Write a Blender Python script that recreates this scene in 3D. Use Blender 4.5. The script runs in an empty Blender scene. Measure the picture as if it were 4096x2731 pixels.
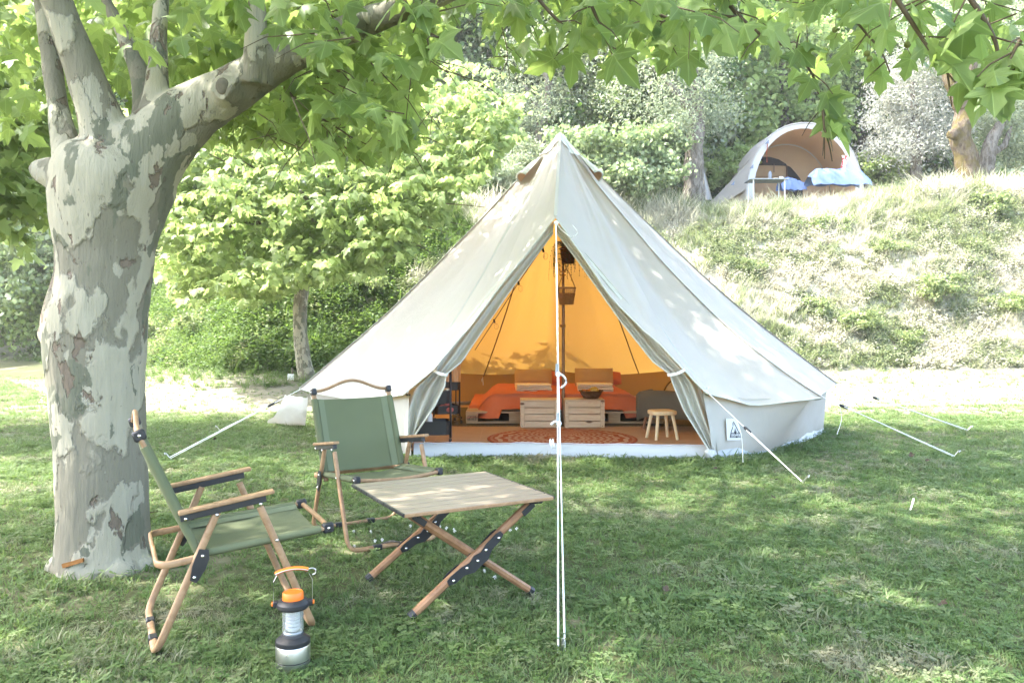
import bpy, bmesh, math, random
import numpy as np
from mathutils import Vector, Matrix, Quaternion, noise as mnoise

random.seed(7)
rng = np.random.default_rng(11)
scene = bpy.context.scene
COL = scene.collection
R = math.radians
PI = math.pi

# ------------------------------------------------------------------ camera, sky, sun, exposure
FOC, EYE, HZ = 3200.0, 1.2, 1300.0          # focal length in photo pixels, eye height, horizon row
cam_d = bpy.data.cameras.new("camera")
cam = bpy.data.objects.new("camera", cam_d)
COL.objects.link(cam)
cam.location = (0, 0, EYE)
cam.rotation_euler = (R(90), 0, 0)
cam_d.sensor_width = 36.0
cam_d.lens = FOC / 4096 * 36.0
cam_d.shift_y = -(1365.5 - HZ) / 4096
cam_d.clip_start = 0.05
cam_d.clip_end = 600
cam_d.dof.use_dof = False
scene.camera = cam

SUN = Vector((-0.58, 0.06, 0.81)).normalized()
elev = math.asin(SUN.z)
azim = math.atan2(SUN.x, SUN.y)
world = bpy.data.worlds.new("World")
scene.world = world
world.use_nodes = True
wn = world.node_tree
for n in list(wn.nodes):
    wn.nodes.remove(n)
w_out = wn.nodes.new("ShaderNodeOutputWorld")
w_bg = wn.nodes.new("ShaderNodeBackground")
w_sky = wn.nodes.new("ShaderNodeTexSky")
w_sky.sky_type = 'NISHITA'
w_sky.sun_disc = False
w_sky.sun_elevation = elev
w_sky.sun_rotation = azim
w_sky.air_density = 0.95
w_sky.dust_density = 3.2
w_sky.ozone_density = 0.3
w_bg.inputs[1].default_value = 0.15
wn.links.new(w_sky.outputs[0], w_bg.inputs[0])
wn.links.new(w_bg.outputs[0], w_out.inputs[0])

sun_d = bpy.data.lights.new("sun", 'SUN')
sun_d.energy = 2.0
sun_d.angle = R(0.55)
sun_d.color = (1.0, 0.97, 0.92)
sun = bpy.data.objects.new("sun", sun_d)
COL.objects.link(sun)
sun.location = (-10, 5, 25)
sun.rotation_euler = SUN.to_track_quat('Z', 'Y').to_euler()

vs = scene.view_settings
scene.display_settings.display_device = 'sRGB'
vs.view_transform = 'Standard'
vs.look = 'None'
vs.gamma = 1.0
vs.use_curve_mapping = False
vs.exposure = 3.36
cy = scene.cycles
scene.render.engine = 'CYCLES'
cy.max_bounces = 9
cy.diffuse_bounces = 5
cy.glossy_bounces = 3
cy.transmission_bounces = 6
cy.transparent_max_bounces = 8
cy.caustics_reflective = False
cy.caustics_refractive = False
cy.sample_clamp_indirect = 8.0
cy.use_denoising = True
cy.denoiser = 'OPENIMAGEDENOISE'

# ------------------------------------------------------------------ geometry helpers
def px(u, v, Y):
    """the place at depth Y that the photo shows at pixel (u, v)"""
    return Vector(((u - 2048) / FOC * Y, Y, EYE + (HZ - v) / FOC * Y))

def gp(u, v, z=0.0):
    """the place on a level z that the photo shows at pixel (u, v)"""
    Y = (EYE - z) * FOC / (v - HZ)
    return Vector(((u - 2048) / FOC * Y, Y, z))

def wmat(o):
    m = o.matrix_basis.copy()
    while o.parent is not None:
        o = o.parent
        m = o.matrix_basis @ m
    return m

class MB:
    def __init__(self):
        self.v, self.f = [], []
    def add(self, vs, fs):
        b = len(self.v)
        self.v += [Vector(p) for p in vs]
        self.f += [tuple(b + i for i in f) for f in fs]
        return self
    def box(self, c, s, rot=None, ch=0.0):
        hx, hy, hz = s[0] / 2, s[1] / 2, s[2] / 2
        if ch <= 0:
            vs = [Vector((x * hx, y * hy, z * hz)) for x in (-1, 1) for y in (-1, 1) for z in (-1, 1)]
            fs = [(0, 1, 3, 2), (4, 6, 7, 5), (0, 4, 5, 1), (2, 3, 7, 6), (0, 2, 6, 4), (1, 5, 7, 3)]
        else:
            bm = bmesh.new()
            bmesh.ops.create_cube(bm, size=1.0)
            for p in bm.verts:
                p.co = Vector((p.co.x * s[0], p.co.y * s[1], p.co.z * s[2]))
            bmesh.ops.bevel(bm, geom=list(bm.edges), offset=ch, segments=1, affect='EDGES')
            bm.verts.index_update()
            vs = [p.co.copy() for p in bm.verts]
            fs = [tuple(q.index for q in f.verts) for f in bm.faces]
            bm.free()
        if rot is not None:
            vs = [rot @ p for p in vs]
        c = Vector(c)
        return self.add([p + c for p in vs], fs)
    def bar(self, p0, p1, w, h, up=(0, 0, 1), ch=0.0):
        p0, p1 = Vector(p0), Vector(p1)
        d = (p1 - p0)
        L = d.length
        d.normalize()
        x = d.cross(Vector(up)).normalized()
        z = x.cross(d).normalized()
        m = Matrix((x, d, z)).transposed()
        return self.box((p0 + p1) / 2, (w, L, h), m, ch)
    def sweep(self, pts, sec, up=(0, 0, 1), closed=False, cap=True, scl=None):
        """sweep the closed 2-D section sec [(a, b)] along pts"""
        pts = [Vector(p) for p in pts]
        n, k = len(pts), len(sec)
        vs, fs = [], []
        up = Vector(up)
        for i, p in enumerate(pts):
            a = pts[(i - 1) % n] if (closed or i > 0) else p
            b = pts[(i + 1) % n] if (closed or i < n - 1) else p
            d = (b - a).normalized()
            x = d.cross(up)
            if x.length < 1e-4:
                x = d.cross(Vector((1, 0, 0)) if abs(d.x) < .9 else Vector((0, 1, 0)))
            x.normalize()
            z = x.cross(d).normalized()
            s = 1.0 if scl is None else scl[i]
            vs += [p + x * (q[0] * s) + z * (q[1] * s) for q in sec]
        m = n if closed else n - 1
        for i in range(m):
            for j in range(k):
                a, b = i * k + j, i * k + (j + 1) % k
                c, e = ((i + 1) % n) * k + (j + 1) % k, ((i + 1) % n) * k + j
                fs.append((a, b, c, e))
        if cap and not closed:
            fs.append(tuple(range(k))[::-1])
            fs.append(tuple((n - 1) * k + j for j in range(k)))
        return self.add(vs, fs)
    def tube(self, pts, r, n=8, closed=False, cap=True, up=(0, 0, 1)):
        sec = [(math.cos(2 * PI * j / n), math.sin(2 * PI * j / n)) for j in range(n)]
        scl = [r] * len(pts) if not hasattr(r, '__len__') else list(r)
        return self.sweep(pts, sec, up, closed, cap, scl)
    def lathe(self, prof, n=20, c=(0, 0, 0), m=None, cap=True):
        vs, fs = [], []
        for (r, z) in prof:
            vs += [Vector((r * math.cos(2 * PI * j / n), r * math.sin(2 * PI * j / n), z)) for j in range(n)]
        for i in range(len(prof) - 1):
            for j in range(n):
                fs.append((i * n + j, i * n + (j + 1) % n, (i + 1) * n + (j + 1) % n, (i + 1) * n + j))
        if cap:
            if prof[0][0] > 1e-5: fs.append(tuple(range(n))[::-1])
            if prof[-1][0] > 1e-5: fs.append(tuple((len(prof) - 1) * n + j for j in range(n)))
        if m is not None:
            vs = [m @ p for p in vs]
        c = Vector(c)
        return self.add([p + c for p in vs], fs)
    def ball(self, c, r, n=14, m=9):
        r = (r, r, r) if not hasattr(r, '__len__') else r
        prof = [(math.sin(PI * i / m), -math.cos(PI * i / m)) for i in range(m + 1)]
        prof[0] = (1e-3, -1); prof[-1] = (1e-3, 1)
        return self.lathe(prof, n, c, Matrix.Diagonal(Vector(r)))
    def grid(self, rows, closed=False):
        k = len(rows[0])
        vs = [p for row in rows for p in row]
        fs = []
        for i in range(len(rows) - 1):
            for j in range(k if closed else k - 1):
                fs.append((i * k + j, i * k + (j + 1) % k, (i + 1) * k + (j + 1) % k, (i + 1) * k + j))
        return self.add(vs, fs)
    def xform(self, m):
        self.v = [m @ p for p in self.v]
        return self
    def build(self, name, mat, parent=None, smooth=0, world=False, kind=None):
        me = bpy.data.meshes.new(name)
        vs = self.v
        if world and parent is not None:
            inv = wmat(parent).inverted()
            vs = [inv @ p for p in vs]
        me.from_pydata([tuple(p) for p in vs], [], self.f)
        return link(name, me, mat, parent, smooth, kind)

def link(name, me, mat, parent=None, smooth=0, kind=None):
    if mat is not None and not me.materials:
        me.materials.append(mat)
    if smooth:
        me.polygons.foreach_set("use_smooth", [True] * len(me.polygons))
        if smooth < 180:
            me.set_sharp_from_angle(angle=R(smooth))
    me.update()
    o = bpy.data.objects.new(name, me)
    COL.objects.link(o)
    if parent is not None:
        o.parent = parent
    if kind:
        o['kind'] = kind
    return o

def tag(o, label, cat, group=None):
    o['label'] = label
    o['category'] = cat
    if group:
        o['group'] = group
    return o

def thing(name, label, cat, loc=(0, 0, 0), rotz=0.0, group=None):
    o = bpy.data.objects.new(name, None)
    COL.objects.link(o)
    o.empty_display_size = 0.1
    o.location = loc
    o.rotation_euler = (0, 0, rotz)
    return tag(o, label, cat, group)

def copy_tree(o, parent=None):
    c = o.copy()
    COL.objects.link(c)
    c.parent = parent
    for ch in list(o.children):
        copy_tree(ch, c)
    return c

def again(o, loc, rotz=None, label=None, scale=None):
    c = copy_tree(o)
    c.location = loc
    if rotz is not None: c.rotation_euler = (0, 0, rotz)
    if scale is not None: c.scale = (scale, scale, scale) if not hasattr(scale, '__len__') else scale
    if label: c['label'] = label
    return c

def lerp(a, b, t):
    return a + (b - a) * t

def polyline(pts, n):
    """n points evenly spaced along a Catmull-Rom through pts"""
    P = [Vector(p) for p in pts]
    P = [P[0] * 2 - P[1]] + P + [P[-1] * 2 - P[-2]]
    out = []
    seg = len(P) - 3
    for i in range(n):
        t = i / (n - 1) * seg
        k = min(int(t), seg - 1)
        t -= k
        a, b, c, d = P[k], P[k + 1], P[k + 2], P[k + 3]
        out.append(0.5 * ((2 * b) + (c - a) * t + (2 * a - 5 * b + 4 * c - d) * t * t + (3 * b - a - 3 * c + d) * t ** 3))
    return out

def rsec(w, h, c=0.18):
    """rounded rectangle section"""
    a, b, k = w / 2, h / 2, min(w, h) * c
    return [(-a + k, -b), (a - k, -b), (a, -b + k), (a, b - k), (a - k, b), (-a + k, b), (-a, b - k), (-a, -b + k)]

# ------------------------------------------------------------------ materials
class NT:
    def __init__(self, name):
        self.m = bpy.data.materials.new(name)
        self.m.use_nodes = True
        self.t = self.m.node_tree
        for n in list(self.t.nodes):
            self.t.nodes.remove(n)
        self.out = self.t.nodes.new("ShaderNodeOutputMaterial")
    def n(self, kind, **kw):
        x = self.t.nodes.new("ShaderNode" + kind)
        for k, val in kw.items():
            if k.startswith("i_"):
                x.inputs[k[2:].replace("_", " ")].default_value = val
            else:
                setattr(x, k, val)
        return x
    def l(self, a, b):
        self.t.links.new(a, b)
    def put(self, val, sock):
        if hasattr(val, 'is_output') or hasattr(val, 'links'):
            self.l(val, sock)
        else:
            sock.default_value = val
    def math(self, op, a, b=None, c=None, clamp=False):
        x = self.n("Math", operation=op, use_clamp=clamp)
        self.put(a, x.inputs[0])
        if b is not None: self.put(b, x.inputs[1])
        if c is not None: self.put(c, x.inputs[2])
        return x.outputs[0]
    def mix(self, f, a, b, kind='MIX'):
        x = self.n("Mix", data_type='RGBA', blend_type=kind)
        self.put(f, x.inputs[0])
        self.put(rgba(a) if isinstance(a, tuple) else a, x.inputs[6])
        self.put(rgba(b) if isinstance(b, tuple) else b, x.inputs[7])
        return x.outputs[2]
    def noise(self, vec, scale, detail=4, rough=0.55, dist=0.0):
        x = self.n("TexNoise")
        x.inputs["Scale"].default_value = scale
        x.inputs["Detail"].default_value = detail
        x.inputs["Roughness"].default_value = rough
        x.inputs["Distortion"].default_value = dist
        if vec is not None: self.l(vec, x.inputs["Vector"])
        return x.outputs[0]
    def coord(self, which="Object", scale=(1, 1, 1), rot=(0, 0, 0)):
        c = self.n("TexCoord").outputs[which]
        if tuple(scale) == (1, 1, 1) and tuple(rot) == (0, 0, 0): return c
        m = self.n("Mapping")
        m.inputs["Scale"].default_value = scale
        m.inputs["Rotation"].default_value = rot
        self.l(c, m.inputs["Vector"])
        return m.outputs[0]
    def step(self, v, lo, hi):
        x = self.n("MapRange", interpolation_type='SMOOTHSTEP')
        self.put(v, x.inputs[0])
        x.inputs[1].default_value = lo
        x.inputs[2].default_value = hi
        return x.outputs[0]
    def bump(self, h, strength=0.3, dist=0.01):
        b = self.n("Bump")
        b.inputs["Strength"].default_value = strength
        b.inputs["Distance"].default_value = dist
        self.l(h, b.inputs["Height"])
        return b.outputs[0]
    def bsdf(self, col, rough=0.6, spec=0.4, metal=0.0, normal=None):
        b = self.n("BsdfPrincipled")
        self.put(rgba(col) if isinstance(col, tuple) else col, b.inputs["Base Color"])
        self.put(rough, b.inputs["Roughness"])
        b.inputs["Specular IOR Level"].default_value = spec
        b.inputs["Metallic"].default_value = metal
        if normal is not None: self.l(normal, b.inputs["Normal"])
        return b
    def done(self, sh):
        self.l(sh if hasattr(sh, 'is_output') else sh.outputs[0], self.out.inputs["Surface"])
        return self.m

def rgba(c):
    return (c[0], c[1], c[2], 1.0)

def plain(name, col, rough=0.6, spec=0.4, metal=0.0, var=0.18, scale=6.0, bump=0.0, bscale=60.0):
    t = NT(name)
    co = t.coord()
    n = t.noise(co, scale)
    c = t.mix(n, tuple(x * (1 - var) for x in col), tuple(min(1, x * (1 + var)) for x in col))
    nrm = t.bump(t.noise(co, bscale, 3), bump, 0.004) if bump else None
    r = t.math('MULTIPLY_ADD', t.noise(co, scale * 3), 0.2, rough - 0.1)
    return t.done(t.bsdf(c, r, spec, metal, nrm))

def wood(name, a, b, rough=0.5, stretch=(4, 4, 40), knots=False, scale=1.0):
    t = NT(name)
    oi = t.n("ObjectInfo")
    add = t.n("VectorMath", operation='ADD')
    t.l(t.coord("Object"), add.inputs[0])
    sc = t.n("VectorMath", operation='SCALE')
    t.l(oi.outputs["Location"], sc.inputs[0]); sc.inputs[3].default_value = 3.7
    t.l(sc.outputs[0], add.inputs[1])
    m = t.n("Mapping"); m.inputs["Scale"].default_value = stretch
    t.l(add.outputs[0], m.inputs["Vector"])
    g = t.noise(m.outputs[0], scale, 5, 0.6, 1.2)
    c = t.mix(t.step(g, 0.3, 0.7), a, b)
    if knots:
        vo = t.n("TexVoronoi", feature='F1'); vo.inputs["Scale"].default_value = 4.2
        m2 = t.n("Mapping"); m2.inputs["Scale"].default_value = (0.8, 1.6, 2.0)
        t.l(add.outputs[0], m2.inputs["Vector"]); t.l(m2.outputs[0], vo.inputs["Vector"])
        k = t.step(vo.outputs["Distance"], 0.17, 0.07)
        c = t.mix(k, c, (0.16, 0.075, 0.03))
    nrm = t.bump(g, 0.12, 0.003)
    return t.done(t.bsdf(c, rough, 0.35, 0, nrm))

def cloth(name, col, rough=0.9, var=0.12, weave=400.0, trans=None, tcol=None, wr=0.0):
    t = NT(name)
    co = t.coord()
    n = t.noise(co, 3.0, 3)
    c = t.mix(n, tuple(x * (1 - var) for x in col), tuple(min(1, x * (1 + var)) for x in col))
    h = t.noise(co, weave, 2)
    if wr:
        h = t.math('ADD', h, t.math('MULTIPLY', t.noise(co, 9.0, 3, 0.5, 1.0), wr))
    b = t.bsdf(c, rough, 0.2, 0, t.bump(h, 0.25, 0.004))
    if trans:
        tr = t.n("BsdfTranslucent"); tr.inputs["Color"].default_value = rgba(tcol)
        mx = t.n("MixShader"); mx.inputs[0].default_value = trans
        t.l(b.outputs[0], mx.inputs[1]); t.l(tr.outputs[0], mx.inputs[2])
        return t.done(mx)
    return t.done(b)

def leaf_mat(name, dark, light, trans, tf=0.5, veins=True, rough=0.45, attr=True):
    t = NT(name)
    if attr:
        r = t.n("Attribute", attribute_name="rnd").outputs["Fac"]
    else:
        r = t.n("ObjectInfo").outputs["Random"]
    c = t.mix(r, dark, light)
    tc = t.mix(r, tuple(x * 0.75 for x in trans), tuple(x * 1.15 for x in trans))
    if veins:
        uv = t.n("UVMap")
        s = t.n("SeparateXYZ"); t.l(uv.outputs[0], s.inputs[0])
        x = t.math('ABSOLUTE', t.math('SUBTRACT', s.outputs[0], 0.5)); y = t.math('SUBTRACT', s.outputs[1], 0.1)
        d = None
        for (dx, dy) in ((0.0, 1.0), (0.83, 0.55), (0.995, -0.05)):
            e = t.math('ABSOLUTE', t.math('SUBTRACT', t.math('MULTIPLY', x, dy), t.math('MULTIPLY', y, dx)))
            d = e if d is None else t.math('MINIMUM', d, e)
        k = t.step(d, 0.022, 0.006)
        c = t.mix(t.math('MULTIPLY', k, 0.6), c, tuple(min(1, q * 2.2) for q in light))
        tc = t.mix(t.math('MULTIPLY', k, 0.45), tc, tuple(q * 0.55 for q in trans))
    b = t.bsdf(c, rough, 0.35)
    tr = t.n("BsdfTranslucent"); t.l(tc, tr.inputs["Color"])
    mx = t.n("MixShader"); mx.inputs[0].default_value = tf
    t.l(b.outputs[0], mx.inputs[1]); t.l(tr.outputs[0], mx.inputs[2])
    return t.done(mx)

def plane_bark(name, sc=1.0):
    t = NT(name)
    co = t.coord("Object", (1, 1, 0.6))
    w = t.n("VectorMath", operation='MULTIPLY_ADD')
    nz = t.n("TexNoise"); nz.inputs["Scale"].default_value = 8 * sc; nz.inputs["Detail"].default_value = 5; nz.inputs["Roughness"].default_value = 0.65
    t.l(co, nz.inputs["Vector"]); t.l(nz.outputs["Color"], w.inputs[0])
    w.inputs[1].default_value = (0.13 / sc,) * 3
    t.l(co, w.inputs[2])
    p = w.outputs[0]
    def at(x, y, z):
        m = t.n("Mapping"); m.inputs["Location"].default_value = (x, y, z); t.l(p, m.inputs["Vector"])
        return m.outputs[0]
    grain = t.noise(t.coord("Object", (26 * sc, 26 * sc, 3.5 * sc)), 1.0, 5, .65)
    mott = t.noise(co, 40 * sc, 5, .7)
    base = t.mix(t.math('MULTIPLY_ADD', grain, .6, t.math('MULTIPLY', mott, .4)), (0.14, 0.129, 0.092), (0.22, 0.204, 0.152))
    n1 = t.noise(p, 4.3 * sc, 2.6, 0.45)
    cream = t.mix(t.math('MULTIPLY_ADD', grain, .5, t.math('MULTIPLY', t.noise(co, 14 * sc, 4), .5)), (0.255, 0.236, 0.17), (0.38, 0.353, 0.268))
    c = t.mix(t.step(n1, 0.49, 0.505), base, cream)
    olive = t.mix(grain, (0.10, 0.104, 0.072), (0.165, 0.165, 0.118))
    n2 = t.noise(at(5.2, 1.3, 7.7), 5.4 * sc, 2.4, 0.45)
    c = t.mix(t.step(n2, 0.565, 0.578), c, olive)
    n4 = t.noise(at(3.7, 4.4, 0.9), 7.5 * sc, 1.5, 0.45)
    c = t.mix(t.step(n4, 0.645, 0.658), c, (0.31, 0.29, 0.222))
    n3 = t.noise(at(1.2, 9.3, 2.7), 9.0 * sc, 3.0, 0.55)
    c = t.mix(t.step(n3, 0.635, 0.655), c, t.mix(mott, (0.09, 0.07, 0.05), (0.22, 0.175, 0.13)))
    spots = t.noise(t.coord("Object", (55 * sc, 55 * sc, 22 * sc)), 1.0, 2)
    c = t.mix(t.math('MULTIPLY', t.step(spots, 0.68, 0.74), 0.6), c, (0.09, 0.075, 0.055))
    h = t.math('ADD', t.math('ADD', t.math('MULTIPLY', t.step(n1, .47, .52), .35), t.math('MULTIPLY', grain, .5)), t.math('MULTIPLY', t.step(n3, .62, .67), -.4))
    return t.done(t.bsdf(c, 0.88, 0.2, 0, t.bump(h, 0.9, 0.035)))

M = {}
M['wood'] = wood('beech wood', (0.37, 0.23, 0.125), (0.26, 0.15, 0.075), 0.45, (22, 22, 22), scale=0.8)
M['tabletop'] = wood('printed table slat', (0.285, 0.232, 0.168), (0.25, 0.2, 0.143), 0.42, (3, 40, 40))
M['tablewood'] = wood('oiled leg wood', (0.33, 0.18, 0.09), (0.23, 0.115, 0.055), 0.45, (18, 18, 18), scale=0.8)
M['pine'] = wood('raw pine', (0.78, 0.66, 0.47), (0.66, 0.5, 0.32), 0.6, (3, 30, 30), True)
M['palletwood'] = wood('pallet wood', (0.6, 0.44, 0.25), (0.45, 0.31, 0.16), 0.7, (3, 30, 30))
M['stoolwood'] = wood('birch', (0.84, 0.72, 0.47), (0.76, 0.62, 0.38), 0.5, (14, 14, 3))
M['black'] = plain('black plastic', (0.018, 0.018, 0.02), 0.45, 0.5, bump=0.05)
M['blackmetal'] = plain('black powder coat', (0.014, 0.015, 0.016), 0.4, 0.5)
M['steel'] = plain('brushed steel', (0.6, 0.6, 0.6), 0.3, 0.5, 1.0, 0.06)
M['rivet'] = plain('nickel', (0.75, 0.74, 0.72), 0.25, 0.5, 1.0, 0.05)
M['orange'] = plain('orange plastic', (0.8, 0.17, 0.015), 0.4, 0.5, var=0.06)
M['green_cloth'] = cloth('olive canvas seat', (0.125, 0.14, 0.076), 0.85, 0.1, 500)
M['green_cloth2'] = cloth('olive canvas hem', (0.155, 0.175, 0.105), 0.85, 0.1, 500)
M['rope'] = cloth('white cord', (0.8, 0.8, 0.77), 0.7, 0.06, 300)
M['tan_rope'] = cloth('jute cord', (0.42, 0.26, 0.1), 0.9, 0.2, 300)
M['pvc'] = plain('grey white groundsheet', (0.40, 0.42, 0.43), 0.4, 0.45, var=0.1, bump=0.15, bscale=9)
M['duvet'] = cloth('orange linen', (0.6, 0.19, 0.085), 0.95, 0.16, 250, wr=1.5)
M['pillow'] = cloth('tan knit', (0.52, 0.36, 0.15), 0.95, 0.15, 90)
M['towel'] = cloth('cream towel', (0.88, 0.84, 0.76), 0.95, 0.06, 160)
M['grey_cloth'] = cloth('grey upholstery', (0.16, 0.15, 0.11), 0.95, 0.15, 260)
M['mat'] = cloth('dark jute mat', (0.12, 0.1, 0.045), 0.95, 0.25, 120)
M['curtain'] = cloth('cream muslin', (0.75, 0.66, 0.52), 0.9, 0.05, 300, 0.35, (0.8, 0.6, 0.4))
M['wicker'] = plain('wicker', (0.48, 0.31, 0.13), 0.7, 0.3, var=0.35, scale=40, bump=0.4, bscale=90)
M['darkwicker'] = plain('dark wicker', (0.12, 0.06, 0.02), 0.7, 0.3, var=0.35, scale=40, bump=0.4, bscale=90)
M['blue'] = cloth('pale blue cloth', (0.13, 0.19, 0.36), 0.9, 0.15, 200, wr=1.0)
M['white'] = plain('white paint', (0.8, 0.8, 0.78), 0.5, 0.4, var=0.05)
M['grey'] = plain('grey plastic', (0.3, 0.33, 0.34), 0.5, 0.4)
M['ink'] = plain('dark print', (0.04, 0.04, 0.045), 0.8, 0.1)
M['midink'] = plain('grey print', (0.28, 0.28, 0.28), 0.8, 0.1)

# bell tent canvas: beige cotton that lets warm light through
def canvas(name, col, tcol, tf, inner=None):
    t = NT(name)
    co = t.coord()
    c = t.mix(t.noise(co, 2.2, 5, .65), tuple(x * 0.90 for x in col), tuple(x * 1.06 for x in col))
    zz = t.n("SeparateXYZ"); t.l(co, zz.inputs[0])
    mud = t.math('MULTIPLY', t.step(t.math('ADD', zz.outputs[2], t.math('MULTIPLY', t.noise(co, 5, 4), .25)), .34, .12), .35)
    c = t.mix(mud, c, (.3, .27, .2))
    if inner:                                  # amber painted on the inner face for the warm light inside
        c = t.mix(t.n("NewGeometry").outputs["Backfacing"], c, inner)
    h = t.math('ADD', t.math('MULTIPLY', t.noise(co, 220, 2), 0.25), t.noise(t.coord("Object", (1.6, 1.6, 0.8)), 4.0, 4, 0.55, 0.8))
    b = t.bsdf(c, 0.9, 0.15, 0, t.bump(h, 0.35, 0.02))
    tr = t.n("BsdfTranslucent"); tr.inputs["Color"].default_value = rgba(tcol)
    mx = t.n("MixShader"); mx.inputs[0].default_value = tf
    t.l(b.outputs[0], mx.inputs[1]); t.l(tr.outputs[0], mx.inputs[2])
    return t.done(mx)
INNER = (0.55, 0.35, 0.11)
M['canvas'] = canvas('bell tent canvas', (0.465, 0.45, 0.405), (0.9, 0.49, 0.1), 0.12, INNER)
M['flap'] = canvas('tent door canvas', (0.58, 0.58, 0.52), (0.5, 0.45, 0.3), 0.12)
M['fly'] = canvas('grey fly sheet', (0.5, 0.49, 0.47), (0.6, 0.45, 0.25), 0.25)
M['lining'] = canvas('tan lining', (0.6, 0.42, 0.26), (0.62, 0.32, 0.12), 0.35)
M['hood'] = canvas('hood canvas', (0.60, 0.605, 0.545), (.5, .4, .25), 0.1)
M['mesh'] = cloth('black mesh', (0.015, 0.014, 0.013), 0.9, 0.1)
# ------------------------------------------------------------------ ground: lawn, bank and the wooded hill behind
def toe(x):
    t = 15.6 + 0.10 * max(-4, min(x, 8))
    if x < -5.5:
        t += (-5.5 - x) * 1.15
    return min(t, 25)

def sm(t):
    t = max(0.0, min(1.0, t))
    return t * t * (3 - 2 * t)

def tz(x, y):
    d = y - toe(x)
    z = 0.30 * sm((d + 3.5) / 4.0)
    hb = 3.62 + 0.62 * sm((x - 4) / 9) - 0.9 * sm((-x - 1) / 6)
    b = max(0.0, min(1.0, d / 4.6))
    z += hb * (0.55 * sm(b) + 0.45 * math.sin(b * PI / 2))
    if d > 4.6:
        z += 0.05 * min(d - 4.6, 30)
    if d > 13:
        z += 0.42 * min(d - 13, 20)
    k = sm(d / 1.5)
    z += k * 0.24 * mnoise.noise((x * 0.5, y * 0.5, 3.1)) + k * 0.13 * mnoise.noise((x * 1.7, y * 1.7, 1.0))
    z += 0.012 * mnoise.noise((x * 0.8, y * 0.8, 0.0)) - 0.012
    return z

def axis(parts):
    out = []
    for a, b, n in parts:
        out += [a + (b - a) * i / n for i in range(n)]
    return out + [parts[-1][1]]

gx = axis([(-160, -40, 8), (-40, -14, 13), (-14, 14, 84), (14, 40, 13), (40, 160, 8)])
gy = axis([(-120, -10, 8), (-10, 12, 44), (12, 27, 60), (27, 50, 20), (50, 170, 10)])

def ground_mat():
    t = NT('ground')
    g = t.n("NewGeometry")
    pos = g.outputs["Position"]
    big = t.noise(pos, 0.9, 4, 0.6)
    fine = t.noise(pos, 14.0, 5, 0.7)
    soil = t.mix(fine, (0.05, 0.06, 0.025), (0.12, 0.125, 0.06))
    dry = t.mix(fine, (0.14, 0.13, 0.075), (0.24, 0.22, 0.14))
    lawn = t.mix(t.step(big, 0.52, 0.66), soil, dry)
    bank = t.mix(t.noise(pos, 2.6, 5, 0.65), (0.38, 0.36, 0.26), (0.55, 0.53, 0.43))
    bank = t.mix(t.step(t.noise(pos, 6.0, 3), 0.62, 0.7), bank, (0.15, 0.1, 0.06))
    s = t.n("SeparateXYZ"); t.l(pos, s.inputs[0])
    c = t.mix(t.step(s.outputs[2], 0.12, 0.55), lawn, bank)
    # trodden dry path in front of the bank
    yy = t.math('ADD', s.outputs[1], t.math('MULTIPLY', t.noise(pos, 0.8, 3), 1.6))
    pth = t.math('MULTIPLY', t.step(yy, 11.3, 12.2), t.step(yy, 20, 15.5))
    c = t.mix(t.math('MULTIPLY', pth, 0.8), c, t.mix(fine, (0.2, 0.185, 0.135), (0.3, 0.28, 0.215)))
    return t.done(t.bsdf(c, 0.95, 0.1, 0, t.bump(fine, 0.6, 0.05)))

mb = MB()
mb.grid([[Vector((x, y, tz(x, y))) for x in gx] for y in gy])
ground = mb.build('ground', ground_mat(), None, 180, kind='structure')
ground['label'] = 'lawn running up to a dry grassy bank and wooded hill'

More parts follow.
